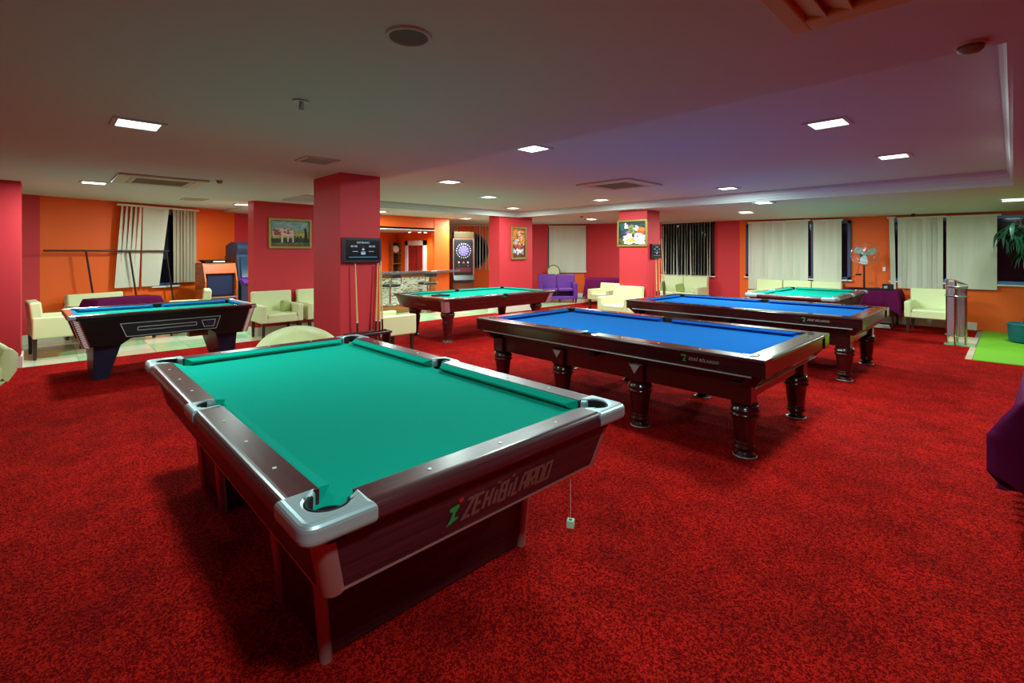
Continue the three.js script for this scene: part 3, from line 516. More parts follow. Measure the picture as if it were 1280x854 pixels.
function tubChair(label, pos, turn) {
  const t = thing('tub_chair', label, 'armchair', pos, turn);
  // horseshoe back: wide, sloping down to the arms
  const n = 40, outer = 0.42, inner = 0.31, posn = [], idx = [];
  for (let i = 0; i <= n; i++) {
    const th = lerp(R(-28), R(208), i / n), k = Math.max(0, Math.sin(th)), top = 0.58 + 0.17 * Math.pow(k, 1.1), c = Math.cos(th), s = -Math.sin(th);
    const ring = [[outer - 0.06, 0.26], [outer, 0.36], [outer + 0.01, top - 0.06], [outer - 0.03, top - 0.008], [(outer + inner) / 2, top], [inner + 0.02, top - 0.015], [inner, top - 0.07], [inner - 0.01, 0.4], [inner, 0.3]];
    for (const [r, y] of ring) posn.push(r * c, y, r * s);
  }
  const m = 9; for (let i = 0; i < n; i++) for (let j = 0; j < m; j++) { const a = i * m + j, b = i * m + (j + 1) % m, c = a + m, d = b + m; idx.push(a, c, b, b, c, d); }
  for (const e of [0, n]) for (let j = 1; j + 1 < m; j++) idx.push(e * m, e * m + j, e * m + j + 1);
  const g = new THREE.BufferGeometry(); g.setAttribute('position', new THREE.Float32BufferAttribute(posn, 3)); g.setIndex(idx); g.computeVertexNormals();
  const mat = M.cream.clone(); mat.side = THREE.DoubleSide; obj('backrest', g, mat, t);
  obj('seat', la([[0.001, 0.26], [0.3, 0.26], [0.32, 0.3], [0.32, 0.4], [0.29, 0.44], [0.2, 0.455], [0.001, 0.46]], 32), M.cream, t);
  obj('base', la([[0.001, 0.22], [0.3, 0.22], [0.35, 0.27], [0.001, 0.28]], 32), M.cream, t);
  for (const a of [-1, 1]) for (const b of [-1, 1]) obj('leg', rod(V(a * 0.22, 0, b * 0.22), V(a * 0.2, 0.24, b * 0.2), 0.016, 0.022), M.leg, t);
  return t;
}
tubChair('cream round tub chair between the big green table and the scoreboard pillar', [1.86, 0, -5.05], -0.3);
tubChair('cream tub chair beside the coin table, near the red pillar with white skirting', [-0.62, 0, -6.95], 0.4);
armchair('armchair', 'cream armchair with tan side, on the tiles beside the purple table at the left wall', 'armchair', [0.16, 0, -10.06], R(90 + 5), { group: seatG, w: 0.72 });
armchair('armchair', 'wide cream armchair behind the purple table under the twisted window blinds', 'armchair', [0.77, 0, -11.45], R(22), { group: seatG, w: 0.9, back: 0.8 });
armchair('armchair', 'cream armchair turned away, between the left window and the wooden screen cabinet', 'armchair', [2.02, 0, -11.05], R(-100), { group: seatG, w: 0.62 });
armchair('armchair', 'cream armchair with a green cushion below the cow painting', 'armchair', [3.05, 0, -9.36], 0, { group: seatG, w: 0.72 });
armchair('armchair', 'cream armchair behind the scoreboard pillar, next to the one with the cushion', 'armchair', [3.85, 0, -9.36], 0, { group: seatG, w: 0.72 });
tag(obj('cushion', rb(0.2, 0.22, 0.1, 0.045, 3.2, 0.55, -9.35, 0.5, -0.2, 0, 3), M.creamDark), 'olive green square cushion on the cream armchair below the cow painting', 'cushion');
armchair('armchair', 'cream armchair side-on behind the cue rack, near the baluster-legged green table', 'armchair', [3.72, 0, -6.72], R(90), { group: seatG, w: 0.68, d: 0.8, arm: 0.6 });
armchair('armchair', 'cream armchair against the pillar with the dinner painting', 'armchair', [8.74, 0, -5.74], R(-90), { group: seatG, w: 0.74 });
armchair('armchair', 'cream armchair with low back beside the far purple table', 'armchair', [10.75, 0, -7.55], R(-90), { group: seatG, w: 0.68, back: 0.72, arm: 0.57 });
armchair('armchair', 'cream armchair at the right wall between the fan table and the chrome stand', 'armchair', [12.3, 0, -1.05], R(-90), { group: seatG, w: 0.82, d: 0.8 });
armchair('sofa', 'cream two-seat sofa under the dark window with open blinds', 'sofa', [12.78, 0, -6.5], R(-90), { seats: 2, w: 0.8, d: 0.72, back: 0.88 });
armchair('sofa', 'long cream three-seat sofa under the closed white blinds', 'sofa', [12.78, 0, -3.62], R(-90), { seats: 3, w: 0.75, d: 0.72, back: 0.87 });
for (const [x, y, z, ry, lab] of [[12.68, 0.56, -7.0, -1.2, 'olive cushion on the cream two-seat sofa, end nearer the dinner painting'], [12.68, 0.56, -6.42, -1.9, 'olive cushion in the middle of the cream two-seat sofa']])
  tag(obj('cushion', rb(0.28, 0.24, 0.1, 0.045, x, y, z, ry, -0.2, 0, 3), M.creamDark), lab, 'cushion', 'olive sofa cushions');
armchair('purple_sofa', 'purple leather two-seat sofa in front of the white blind', 'sofa', [11.55, 0, -9.92], R(-44), { seats: 2, w: 0.72, d: 0.75, leg: 0.12, back: 0.86, arm: 0.62, mat: M.purple, armW: 0.13 });
{ // round-backed chair behind the purple sofa
  const t = thing('floral_chair', 'cream round-backed chair with gilt rim behind the purple sofa', 'chair', [12.12, 0, -10.56], R(-44));
  obj('backrest', cy(0.19, 0.19, 0.05, 0, 0.92, -0.12, 28, 0, Math.PI / 2), std(0xd8d6b0, 0.7), t);
  obj('back_rim', new THREE.TorusGeometry(0.2, 0.022, 8, 32).translate(0, 0.92, -0.11), M.gold, t);
  obj('seat', rb(0.46, 0.09, 0.42, 0.03, 0, 0.45, 0.05), std(0xd8d6b0, 0.7), t);
  for (const a of [-1, 1]) { for (const b of [-1, 1]) obj('leg', rod(V(a * 0.19, 0, 0.05 + b * 0.17), V(a * 0.2, 0.42, 0.05 + b * 0.17), 0.014, 0.02), M.gold, t); obj('back_post', rod(V(a * 0.16, 0.42, -0.12), V(a * 0.14, 0.8, -0.12), 0.016), M.gold, t); }
}
// ---------------------------------------------------------------- tables under purple cloths
function clothTable(labelT, labelC, pos, turn, w, d, h, drop, flare = 0.05, corner = 0.1, cDrop = drop * 1.35, fold = 0.018, bend = 1, one = false, reach = 0.055) {
  const t = thing('side_table', labelT, 'table', pos, turn, 'tables under purple cloths');
  obj('table_top', rb(w, 0.03, d, 0.008, 0, h - 0.015, 0), M.woodDark, t);
  for (const a of [-1, 1]) for (const b of [-1, 1]) obj('leg', la([[0.001, 0], [0.02, 0], [0.03, 0.03], [0.018, 0.08], [0.024, 0.3], [0.034, 0.4], [0.02, 0.46], [0.032, h - 0.12], [0.032, h - 0.03], [0.001, h - 0.03]], 14).translate(a * (w / 2 - 0.07), 0, b * (d / 2 - 0.07)), M.woodDark, t);
  const N = 320, K = 12, P = [], I = [], per = 2 * (w + d), hw = w / 2 + 0.004, hd = d / 2 + 0.004;
  P.push(0, h + 0.004, 0);
  const ph = rnd() * 6;
  for (let k = 0; k <= K; k++) for (let i = 0; i < N; i++) {
    let s = i / N * per, x, z, nx, nz;
    if (s < w) { x = -hw + s / w * 2 * hw; z = hd; nx = 0; nz = 1; } else if (s < w + d) { s -= w; x = hw; z = hd - s / d * 2 * hd; nx = 1; nz = 0; } else if (s < 2 * w + d) { s -= w + d; x = hw - s / w * 2 * hw; z = -hd; nx = 0; nz = -1; } else { s -= 2 * w + d; x = -hw; z = -hd + s / d * 2 * hd; nx = -1; nz = 0; }
    const ex = hw - Math.abs(x), ez = hd - Math.abs(z), c = one && (x > 0 || z > 0) ? 0 : Math.exp(-Math.max(ex, ez) / reach), v = k / K;
    const dx = Math.sign(x) * Math.exp(-ex / reach), dz = Math.sign(z) * Math.exp(-ez / reach);
    const wave = fold * Math.sin(i / N * per * 16 + ph) + 0.01 * Math.sin(i / N * per * 37 + ph * 2);
    const dc = Math.max(ex, ez), o = one ? (flare + 0.1 * (Math.abs(((dc / 0.1) % 1) * 2 - 1) - 0.5)) * v * Math.min(1, dc / 0.04) : (flare * Math.pow(v, 0.7) + wave * v) * (1 - c);
    const f = corner * Math.pow(Math.min(1, v / bend), 0.75) * c;
    const y = h + 0.004 - lerp(drop, cDrop, c) * v + (k === 0 ? 0 : 0);
    P.push(x + nx * o + dx * f, y, z + nz * o + dz * f);
  }
  for (let i = 0; i < N; i++) I.push(0, 1 + i, 1 + (i + 1) % N);
  for (let k = 0; k < K; k++) for (let i = 0; i < N; i++) { const a = 1 + k * N + i, b = 1 + k * N + (i + 1) % N; I.push(a, a + N, b, b, a + N, b + N); }
  const g = new THREE.BufferGeometry(); g.setAttribute('position', new THREE.Float32BufferAttribute(P, 3)); g.setIndex(I); g.computeVertexNormals();
  const m = obj('tablecloth', g, M.cloth); m.position.set(...pos); m.rotation.y = turn; tag(m, labelC, 'tablecloth', 'purple tablecloths');
}
clothTable('dark table under the purple cloth at the left wall', 'purple tablecloth on the table at the left wall, beside the tan-sided armchair', [0.99, 0, -10.8], R(22), 0.95, 0.45, 0.76, 0.3);
clothTable('dark table under the purple cloth near the dinner painting', 'purple tablecloth between the purple sofa and the dinner painting pillar', [12.0, 0, -8.4], R(-60), 1.1, 0.6, 0.78, 0.42);
clothTable('dark table carrying the pedestal fan at the right wall', 'purple tablecloth under the pedestal fan', [12.78, 0, -2.12], R(-90), 0.95, 0.7, 0.75, 0.36);
clothTable('dark table under the cloth at the carpet edge beside the first blue table', 'purple tablecloth with a flared corner fold, beside the first blue pool table', [4.39, 0, 0.5], 0, 0.9, 0.9, 0.72, 0.58, 0.07, 0.15, 0.4, 0.034, 0.5, true, 0.03);

// ---------------------------------------------------------------- windows and vertical blinds
const onLeft = (s, off = 0) => { const p = w1(s); return [p[0] + 0.3793 * off, 0, p[1] + 0.9252 * off]; };
const onBack = (s, off = 0) => { const p = wc(s); return [p[0] - 0.6947 * off, 0, p[1] + 0.7193 * off]; };
const onRight = (z, off = 0) => [13.3 - off, 0, z];
const TL = Math.atan2(0.3793, 0.9252), TB = -Math.atan2(0.6947, 0.7193), TR = -Math.PI / 2;
function windowUnit(n, label, pos, turn, w, y0, y1, mat, mullions = 1) {
  const t = structG('window_' + n, label); t.position.set(...pos); t.rotation.y = turn;
  const h = y1 - y0, b = 0.06;
  obj('window_frame', [bx(w, b, 0.05, 0, y0 + b / 2, 0.03), bx(w, b, 0.05, 0, y1 - b / 2, 0.03), bx(b, h, 0.05, -w / 2 + b / 2, (y0 + y1) / 2, 0.03), bx(b, h, 0.05, w / 2 - b / 2, (y0 + y1) / 2, 0.03)], mat, t);
  for (let i = 1; i <= mullions; i++) obj('mullion', bx(0.05, h, 0.045, -w / 2 + w * i / (mullions + 1), (y0 + y1) / 2, 0.03), mat, t);
  for (let i = 0; i <= mullions; i++) { const pw = w / (mullions + 1); obj('pane', bx(pw - 0.05, h - b, 0.008, -w / 2 + pw * (i + 0.5), (y0 + y1) / 2, 0.022), M.glass, t); }
  obj('window_sill', bx(w + 0.06, 0.03, 0.09, 0, y0 - 0.015, 0.045), M.trim, t);
  return t;
}
// slats: list of [x, angle at top, angle at foot, sideways drift of the foot]
function blind(label, pos, turn, x0, x1, y0, y1, slats, mat = M.slat, width = 0.089) {
  const t = thing('vertical_blind', label, 'blind', pos, turn);
  obj('head_rail', bx(x1 - x0 + 0.04, 0.035, 0.04, (x0 + x1) / 2, y1 + 0.01, 0.1), M.trim, t);
  for (const [x, a0, a1 = a0, drift = 0, wscale = 1] of slats) {
    const n = 6, g = new THREE.BoxGeometry(width * wscale, y1 - y0, 0.0015, 1, n, 1), p = g.attributes.position;
    for (let i = 0; i < p.count; i++) { const f = 0.5 - p.getY(i) / (y1 - y0), a = lerp(a0, a1, f), px = p.getX(i), pz = p.getZ(i); p.setXYZ(i, px * Math.cos(a) + pz * Math.sin(a) + x + drift * f, (y0 + y1) / 2 + p.getY(i), -px * Math.sin(a) + pz * Math.cos(a) + 0.1); }
    g.computeVertexNormals(); obj('slat', g, mat, t);
  }
  return t;
}
const row = (x0, x1, step, a, jit = 0.2) => { const o = []; for (let x = x0 + step / 2; x < x1 - step * 0.3; x += step) o.push([x, a + rr(-jit, jit), a + rr(-jit, jit)]); return o; };
windowUnit(1, 'dark window behind the twisted blinds of the left wall', onLeft(1.98), TL, 0.5, 0.85, 2.4, M.frame, 0);
{
  const s = []; for (let i = 0; i < 5; i++) s.push([-0.68 + i * 0.08, 0.75, -0.25, -0.09, 1]);
  for (let i = 0; i < 5; i++) s.push([-0.27 + i * 0.075, -0.35, -0.4, i > 3 ? -0.1 : -0.03]);
  s.push([0.13, -0.1, -0.4, -0.2]);
  blind('white vertical blind with twisted and swinging slats on the left wall', onLeft(1.85), TL, -0.76, 0.2, 0.86, 2.46, s);
  blind('tan half-open vertical blind beside the swinging white slats on the left wall', onLeft(1.85), TL, 0.22, 0.78, 0.9, 2.46, row(0.26, 0.76, 0.07, 0.35, 0.2), std(0xb8a98e, 0.8));
}
windowUnit(2, 'window behind the closed white blind above the purple sofa', onBack(1.93), TB, 1.4, 0.92, 2.44, M.frame);
blind('closed white vertical blind above the purple sofa', onBack(1.93), TB, -0.66, 0.58, 0.86, 2.44, row(-0.66, 0.58, 0.078, 0.08));
windowUnit(3, 'dark brown window behind the open blinds above the two-seat sofa', onRight(-6.5), TR, 1.55, 0.9, 2.4, std(0x231a1c, 0.4), 1);
blind('open vertical blind with thin edge-on slats above the cream two-seat sofa', onRight(-6.5), TR, -0.76, 0.76, 0.86, 2.4, (() => { const o = []; for (let i = 0; i < 18; i++) o.push([-0.7 + i * 0.082, -1.12 + rr(-0.1, 0.1), -1.12 + rr(0.0, 0.5), rr(-0.02, 0.02)]); return o; })());
windowUnit(4, 'navy framed window behind the closed blinds above the three-seat sofa', onRight(-3.73), TR, 2.3, 0.92, 2.28, M.frame, 2);
blind('closed white vertical blind above the three-seat sofa, wider part', onRight(-3.73), TR, -1.06, 0.34, 0.6, 2.31, row(-1.06, 0.34, 0.08, 0.3, 0.35));
blind('closed white vertical blind above the three-seat sofa, narrow part by the fan', onRight(-3.73), TR, 0.42, 1.0, 0.72, 2.29, row(0.42, 1.0, 0.08, 0.12, 0.25));
windowUnit(5, 'blue framed window beside the hanging plant', onRight(-0.3), TR, 3.1, 0.93, 2.26, M.frameBlue, 2);
blind('single white blind slat hanging beside the pedestal fan', onRight(-1.83), TR, -0.06, 0.05, 0.76, 2.29, [[0, 0.2, 0.1, 0.03]]);
blind('wide closed white vertical blind above the armchair and chrome stand', onRight(-0.3), TR, -1.42, -0.68, 0.78, 2.27, row(-1.42, -0.68, 0.08, 0.22, 0.3));
blind('closed white vertical blind next to the hanging plant', onRight(-0.3), TR, -0.64, 0.12, 0.82, 2.26, row(-0.64, 0.12, 0.08, 0.1, 0.14));
{ // round window with bare blind strings
  const t = structG('window_6', 'round dark window beside the electronic dartboard'); t.position.set(...onBack(-1.45)); t.rotation.y = TB;
  obj('pane', cy(0.6, 0.6, 0.02, 0, 1.6, 0.015, 48, 0, Math.PI / 2), M.glass, t);
  obj('window_frame', new THREE.TorusGeometry(0.61, 0.035, 10, 56).translate(0, 1.6, 0.02), M.frame, t);
  blind('nearly bare vertical blind with a few thin slats before the round window', onBack(-1.45), TB, -0.75, 0.72, 0.95, 2.46, [[-0.66, 1.2], [-0.58, 1.2], [-0.5, 1.15], [-0.42, 1.2], [0.18, 1.45], [0.26, 1.45], [0.36, 1.25], [0.46, 1.45], [0.56, 1.4], [0.66, 1.45]]);
}
// ---------------------------------------------------------------- pictures, scoreboards, cues
function picture(label, pos, turn, w, h, draw, mat = M.gold, b = 0.045) {
  const t = thing('framed_painting', label, 'painting', pos, turn);
  obj('frame', [rb(w, b, 0.03, 0.008, 0, h / 2 - b / 2, 0.015), rb(w, b, 0.03, 0.008, 0, -h / 2 + b / 2, 0.015), rb(b, h, 0.032, 0.008, -w / 2 + b / 2, 0, 0.015), rb(b, h, 0.032, 0.008, w / 2 - b / 2, 0, 0.015)], mat, t);
  obj('inner_frame', [rb(w - 1.6 * b, 0.012, 0.024, 0.004, 0, h / 2 - b, 0.014), rb(w - 1.6 * b, 0.012, 0.024, 0.004, 0, -h / 2 + b, 0.014), rb(0.012, h - 1.6 * b, 0.024, 0.004, -w / 2 + b, 0, 0.014), rb(0.012, h - 1.6 * b, 0.024, 0.004, w / 2 - b, 0, 0.014)], M.woodDark, t);
  obj('canvas', new THREE.PlaneGeometry(w - 1.8 * b, h - 1.8 * b).translate(0, 0, 0.012), std(0xffffff, 0.6, { map: canvasTex(384, Math.round(384 * h / w), draw) }), t);
  return t;
}
const daub = (c, n, x0, y0, x1, y1, cols, r) => { for (let i = 0; i < n; i++) { c.fillStyle = cols[Math.floor(rnd() * cols.length)]; c.beginPath(); c.ellipse(rr(x0, x1), rr(y0, y1), rr(r * 0.4, r), rr(r * 0.2, r * 0.6), rr(-0.5, 0.5), 0, 7); c.fill(); } };
const poly = (c, col, pts) => { c.fillStyle = col; c.beginPath(); pts.forEach((p, i) => i ? c.lineTo(...p) : c.moveTo(...p)); c.closePath(); c.fill(); };
picture('gilt-framed painting of a brown and white cow on a meadow', [3.43, 1.91, -9.745], 0, 0.8, 0.58, (c, w, h) => {
  c.fillStyle = '#7fa6a8'; c.fillRect(0, 0, w, h * 0.45); daub(c, 60, 0, 0, w, h * 0.4, ['#8fb4b4', '#78a0a6', '#9dbcb4'], 30);
  c.fillStyle = '#a39a4a'; c.fillRect(0, h * 0.42, w, h * 0.3); daub(c, 80, 0, h * 0.42, w, h * 0.66, ['#b5a955', '#8f9a48', '#c0ae62'], 18);
  c.fillStyle = '#2c3a30'; c.fillRect(0, h * 0.7, w, h * 0.16); daub(c, 60, 0, h * 0.68, w, h * 0.84, ['#26322c', '#39503a', '#1e2a2c'], 18);
  c.fillStyle = '#6a6230'; c.fillRect(0, h * 0.86, w, h * 0.14); daub(c, 50, 0, h * 0.86, w, h, ['#7c7038', '#575428'], 16);
  poly(c, '#e2c0b0', [[30, h * .36], [90, h * .3], [200, h * .3], [222, h * .4], [226, h * .84], [212, h * .84], [206, h * .62], [176, h * .6], [172, h * .82], [160, h * .82], [158, h * .6], [120, h * .6], [118, h * .86], [102, h * .86], [98, h * .58], [60, h * .6], [30, h * .66], [16, h * .56], [12, h * .42]]);
  daub(c, 26, 24, h * .36, 90, h * .56, ['#9a5340', '#84412f'], 18); daub(c, 16, 130, h * .32, 200, h * .5, ['#a05a46', '#7c3c30'], 15);
  poly(c, '#141a1c', [[330, h * .3], [348, h * .26], [356, h * .36], [366, h * .6], [362, h * .84], [330, h * .84], [334, h * .5]]); daub(c, 24, 230, h * .62, 330, h * .74, ['#1d2a22', '#2c3a30'], 16);
});
picture('narrow gilt-framed portrait in orange and white on the pillar', [8.97, 1.79, -9.045], 0, 0.56, 0.86, (c, w, h) => {
  c.fillStyle = '#7a2f12'; c.fillRect(0, 0, w, h); daub(c, 120, 0, 0, w, h * .5, ['#c8641a', '#e08a2a', '#8a3412', '#d87820'], 60);
  daub(c, 40, w * .45, h * .1, w * .95, h * .6, ['#f0a83c', '#e8c0a0', '#d87830'], 40); daub(c, 30, w * .1, h * .15, w * .5, h * .5, ['#e0621c', '#5c2412', '#c9b8c0'], 36);
  daub(c, 40, w * .2, h * .35, w * .6, h * .6, ['#d8d0cc', '#b8a8a0', '#8a4a2a'], 26); daub(c, 40, w * .1, h * .55, w * .9, h * .7, ['#a82c10', '#c8481c', '#5c1c10'], 36);
  daub(c, 50, w * .1, h * .7, w * .85, h * .88, ['#d8d4dc', '#efecec', '#9a94a4'], 34); daub(c, 40, 0, h * .85, w, h, ['#3c1a12', '#5a4a2a', '#7a2a14'], 34);
}, M.gold, 0.05);
picture('gilt-framed painting of figures around a laid white table', [9.095, 1.96, -5.69], -Math.PI / 2, 0.74, 0.58, (c, w, h) => {
  c.fillStyle = '#16262c'; c.fillRect(0, 0, w, h); daub(c, 60, 0, 0, w, h * .5, ['#12303a', '#1e2a30', '#24444a', '#3a4a34'], 40);
  daub(c, 30, w * .1, h * .1, w * .3, h * .55, ['#1c4a5c', '#143a50', '#1f5a5a'], 34); daub(c, 14, w * .24, h * .05, w * .34, h * .28, ['#efe2d8', '#d8c0b0'], 20);
  daub(c, 30, w * .4, h * .15, w * .58, h * .5, ['#6a7a3a', '#8a8a4a', '#4a5a34'], 30); daub(c, 14, w * .58, h * .2, w * .72, h * .42, ['#f0ece4', '#e0d8d0'], 24);
  daub(c, 40, w * .73, h * .3, w * .92, h * .62, ['#ee5a14', '#e04a10', '#f07a2a'], 30); daub(c, 60, w * .2, h * .55, w * .98, h * .95, ['#efeadc', '#e6e0c8', '#f4f0e6'], 40);
  daub(c, 20, w * .3, h * .75, w * .6, h * .85, ['#e8b42a', '#d8a020'], 22); daub(c, 10, w * .28, h * .42, w * .4, h * .52, ['#b04a7a', '#c85a8a'], 16); daub(c, 24, 0, h * .7, w * .16, h, ['#4a3a2a', '#8a3a24', '#6a6a3a'], 26);
});
const boardTex = canvasTex(512, 300, (c, w, h) => {
  c.fillStyle = '#05060a'; c.fillRect(0, 0, w, h); c.fillStyle = '#9fb4c8'; c.textAlign = 'center';
  c.font = 'bold 34px sans-serif'; c.fillText('ZEKİ BİLARDO', 256, 48, 190); c.font = 'bold 40px sans-serif'; c.fillText('00 00', 120, 106); c.fillText('00 00', 392, 106);
  c.font = '26px sans-serif'; c.fillText('- - -', 256, 100); c.fillStyle = '#c04438'; c.fillRect(250, 112, 14, 10); c.fillStyle = '#9fb4c8'; c.fillRect(240, 126, 34, 26);
  c.fillRect(96, 166, 80, 7); c.fillRect(340, 166, 80, 7); c.fillRect(224, 172, 66, 44); c.fillStyle = '#05060a'; c.fillRect(232, 180, 50, 8); c.fillStyle = '#5a7f9c'; c.fillRect(40, 250, 432, 10);
});
function scoreboard(label, pos, turn, w, h) {
  const t = thing('scoreboard', label, 'scoreboard', pos, turn);
  obj('case', rb(w, h, 0.05, 0.006, 0, 0, 0.026), std(0x2a1026, 0.5), t);
  obj('display', bx(w * 0.88, h * 0.8, 0.006, 0, 0, 0.052), std(0xffffff, 0.25, { map: boardTex, emissive: 0xffffff, emissiveMap: boardTex, emissiveIntensity: 0.5 }), t);
}
scoreboard('black scoreboard with lit digits above the larger cue rack on the near pillar', [2.68, 1.57, -5.335], 0, 0.48, 0.29);
scoreboard('small black scoreboard above the cues on the pillar with the dinner painting', [9.4, 1.57, -5.335], 0, 0.38, 0.31);
function cue(label, a, b, group) {     // a: foot on the floor or rack, b: tip
  const t = thing('cue', label, 'cue', [a.x, a.y, a.z], 0, group), d = b.clone().sub(a), at = f => d.clone().multiplyScalar(f);
  obj('butt', rod(at(0), at(0.5), 0.0145, 0.0115), M.butt, t); obj('shaft', rod(at(0.5), at(0.992), 0.0115, 0.0065), M.maple, t);
  obj('joint_ring', rod(at(0.497), at(0.505), 0.0122), M.sight, t); obj('tip', rod(at(0.992), at(1), 0.0065), std(0x5a8fb0, 0.8), t); obj('bumper', rod(at(-0.004), at(0.006), 0.0148), M.rubber, t);
}
function rack(label, x0, x1, z) {
  const t = thing('cue_rack', label, 'cue rack', [0, 0, 0]);
  const w = x1 - x0, cx = (x0 + x1) / 2;
  obj('base', rb(w, 0.05, 0.16, 0.012, cx, 0.026, z + 0.12), M.woodDark, t);
  obj('tray', [rb(w, 0.03, 0.035, 0.01, cx, 0.6, z + 0.19), rb(w, 0.03, 0.03, 0.01, cx, 0.6, z + 0.045)], M.woodDark, t);
  for (const x of [x0 + 0.02, x1 - 0.02]) obj('post', rb(0.03, 0.58, 0.13, 0.01, x, 0.33, z + 0.115), M.woodDark, t);
  return t;
}
rack('dark wooden cue rack standing against the near scoreboard pillar', 2.45, 2.98, -5.34);
for (const [xf_, xt, ln, lab] of [[2.61, 2.575, 1.42, 'pale wooden cue standing alone on the near rack'], [2.8, 2.86, 1.42, 'pale wooden cue in the near rack, leftmost of three crossing together'], [2.87, 2.885, 1.4, 'pale wooden cue in the near rack, middle of three crossing together'], [2.92, 2.9, 1.45, 'pale wooden cue in the near rack, rightmost of three crossing together']]) cue(lab, V(xf_, 0.052, -5.24), V(xt, ln, -5.265), 'cues in the near rack');
rack('dark wooden cue rack against the pillar with the dinner painting', 9.15, 9.62, -5.34);
for (const [a, b] of [[9.34, 9.33], [9.44, 9.46]]) cue(a < 9.4 ? 'slim cue under the small scoreboard, nearer the dinner painting' : 'slim cue under the small scoreboard, nearer the dark window', V(a, 0.052, -5.24), V(b, 1.42, -5.265), 'cues in the far rack');
for (const [a, b] of [[9.82, 9.75], [9.86, 9.84]]) cue(a < 9.84 ? 'pale cue leaning on the far pillar edge, nearer the small scoreboard' : 'pale cue leaning on the far pillar edge, nearer the dark window', V(a, 0.006, -5.3), V(b, 1.85, -5.42), 'cues at the far pillar edge');

// ---------------------------------------------------------------- bar
struct('wall_bar', bx(0.5, WALL_H, 0.16, 7.95, WALL_H / 2, -11.12), M.orange);
{
  const t = thing('bar_counter', 'bar counter with pebble-clad front in a wooden frame', 'bar', [6.05, 0, -11.0]);
  obj('body', bx(3.2, 1.0, 0.3, 0, 0.5, -0.1), M.oak, t);
  obj('pebble_panel', bx(2.75, 0.68, 0.02, 0.02, 0.56, 0.058), M.pebble, t);
  obj('plinth', bx(3.2, 0.16, 0.03, 0, 0.1, 0.065), M.oak, t);
  for (const x of [-1.52, 0, 1.52]) if (x) obj('upright', bx(0.14, 0.98, 0.03, x, 0.5, 0.065), M.oak, t);
  obj('top_rail', bx(3.2, 0.07, 0.03, 0, 0.955, 0.065), M.oak, t);
  const w = tag(obj('bar_worktop', rb(3.85, 0.06, 0.34, 0.01, 6.4, 1.033, -10.86), M.granite), 'grey granite bar worktop with an overhanging end', 'worktop');
}
function stool(label, x, z, turn) {
  const t = thing('bar_stool', label, 'bar stool', [x, 0, z], turn, 'chrome bar stools');
  obj('base', la([[0.001, 0], [0.21, 0], [0.21, 0.008], [0.05, 0.03], [0.03, 0.045], [0.001, 0.045]], 28), M.chrome, t);
  obj('pole', cy(0.024, 0.028, 0.68, 0, 0.38, 0, 16), M.chrome, t);
  obj('footrest', [new THREE.TorusGeometry(0.15, 0.011, 8, 24, Math.PI).rotateX(Math.PI / 2).translate(0, 0.3, 0.02), rod(V(0, 0.3, 0), V(0.15, 0.3, 0.02), 0.009), rod(V(0, 0.3, 0), V(-0.15, 0.3, 0.02), 0.009)], M.chrome, t);
  obj('seat', rb(0.38, 0.06, 0.36, 0.028, 0, 0.75, 0), M.black, t);
  obj('backrest', rb(0.36, 0.1, 0.035, 0.016, 0, 0.98, 0.19), M.black, t);
  for (const s of [-1, 1]) obj('back_tube', tube([V(s * 0.16, 0.74, 0), V(s * 0.18, 0.76, 0.17), V(s * 0.17, 0.88, 0.2), V(s * 0.165, 0.99, 0.2)], 0.011, 16), M.chrome, t);
}
stool('chrome bar stool with black seat, nearer the scoreboard pillar', 5.98, -10.42, 0.3);
stool('chrome bar stool with black seat, nearer the dartboard', 7.12, -10.52, -0.1);
{
  const t = thing('bar_shelf', 'narrow wooden wall shelf behind the bar beside the white door', 'shelf', [7.85, 0, -13.36]);
  obj('side', bx(0.02, 1.35, 0.24, -0.15, 1.2, 0), M.oak, t); obj('side', bx(0.02, 1.35, 0.24, 0.15, 1.2, 0), M.oak, t); obj('back', bx(0.3, 1.35, 0.015, 0, 1.2, -0.11), M.woodDark, t);
  for (let i = 0; i < 5; i++) obj('shelf_board', bx(0.29, 0.02, 0.23, 0, 0.54 + i * 0.33, 0), M.oak, t);
  const p = thing('plate', 'white plate leaning on the bar wall shelf', 'plate', [7.85, 1.545, -13.33]);
  obj('dish', cy(0.11, 0.11, 0.015, 0, 0.11, 0, 28, 0, Math.PI / 2 - 0.15), M.sight, p);
  obj('rim', new THREE.TorusGeometry(0.105, 0.006, 6, 28).rotateX(-0.15).translate(0, 0.11, 0.008), M.sight, p);
}
{
  const d = structG('door_1', 'white framed glass door in the bar side wall'); d.position.set(8.0, 0, -12.4); d.rotation.y = -Math.PI / 2;
  obj('door_frame', [bx(0.14, 1.9, 0.06, -0.48, 0.95, 0.02), bx(0.14, 1.9, 0.06, 0.48, 0.95, 0.02), bx(1.1, 0.14, 0.06, 0, 1.83, 0.02)], M.doorWhite, d);
  obj('door_leaf', bx(0.82, 1.76, 0.03, 0, 0.88, 0.012), std(0x8a2020, 0.3), d);
  obj('door_stile', bx(0.03, 1.7, 0.02, 0.05, 0.87, 0.032), M.woodDark, d);
  obj('door_handle', rb(0.03, 0.14, 0.04, 0.01, 0.36, 1.0, 0.045), M.chrome, d);
}
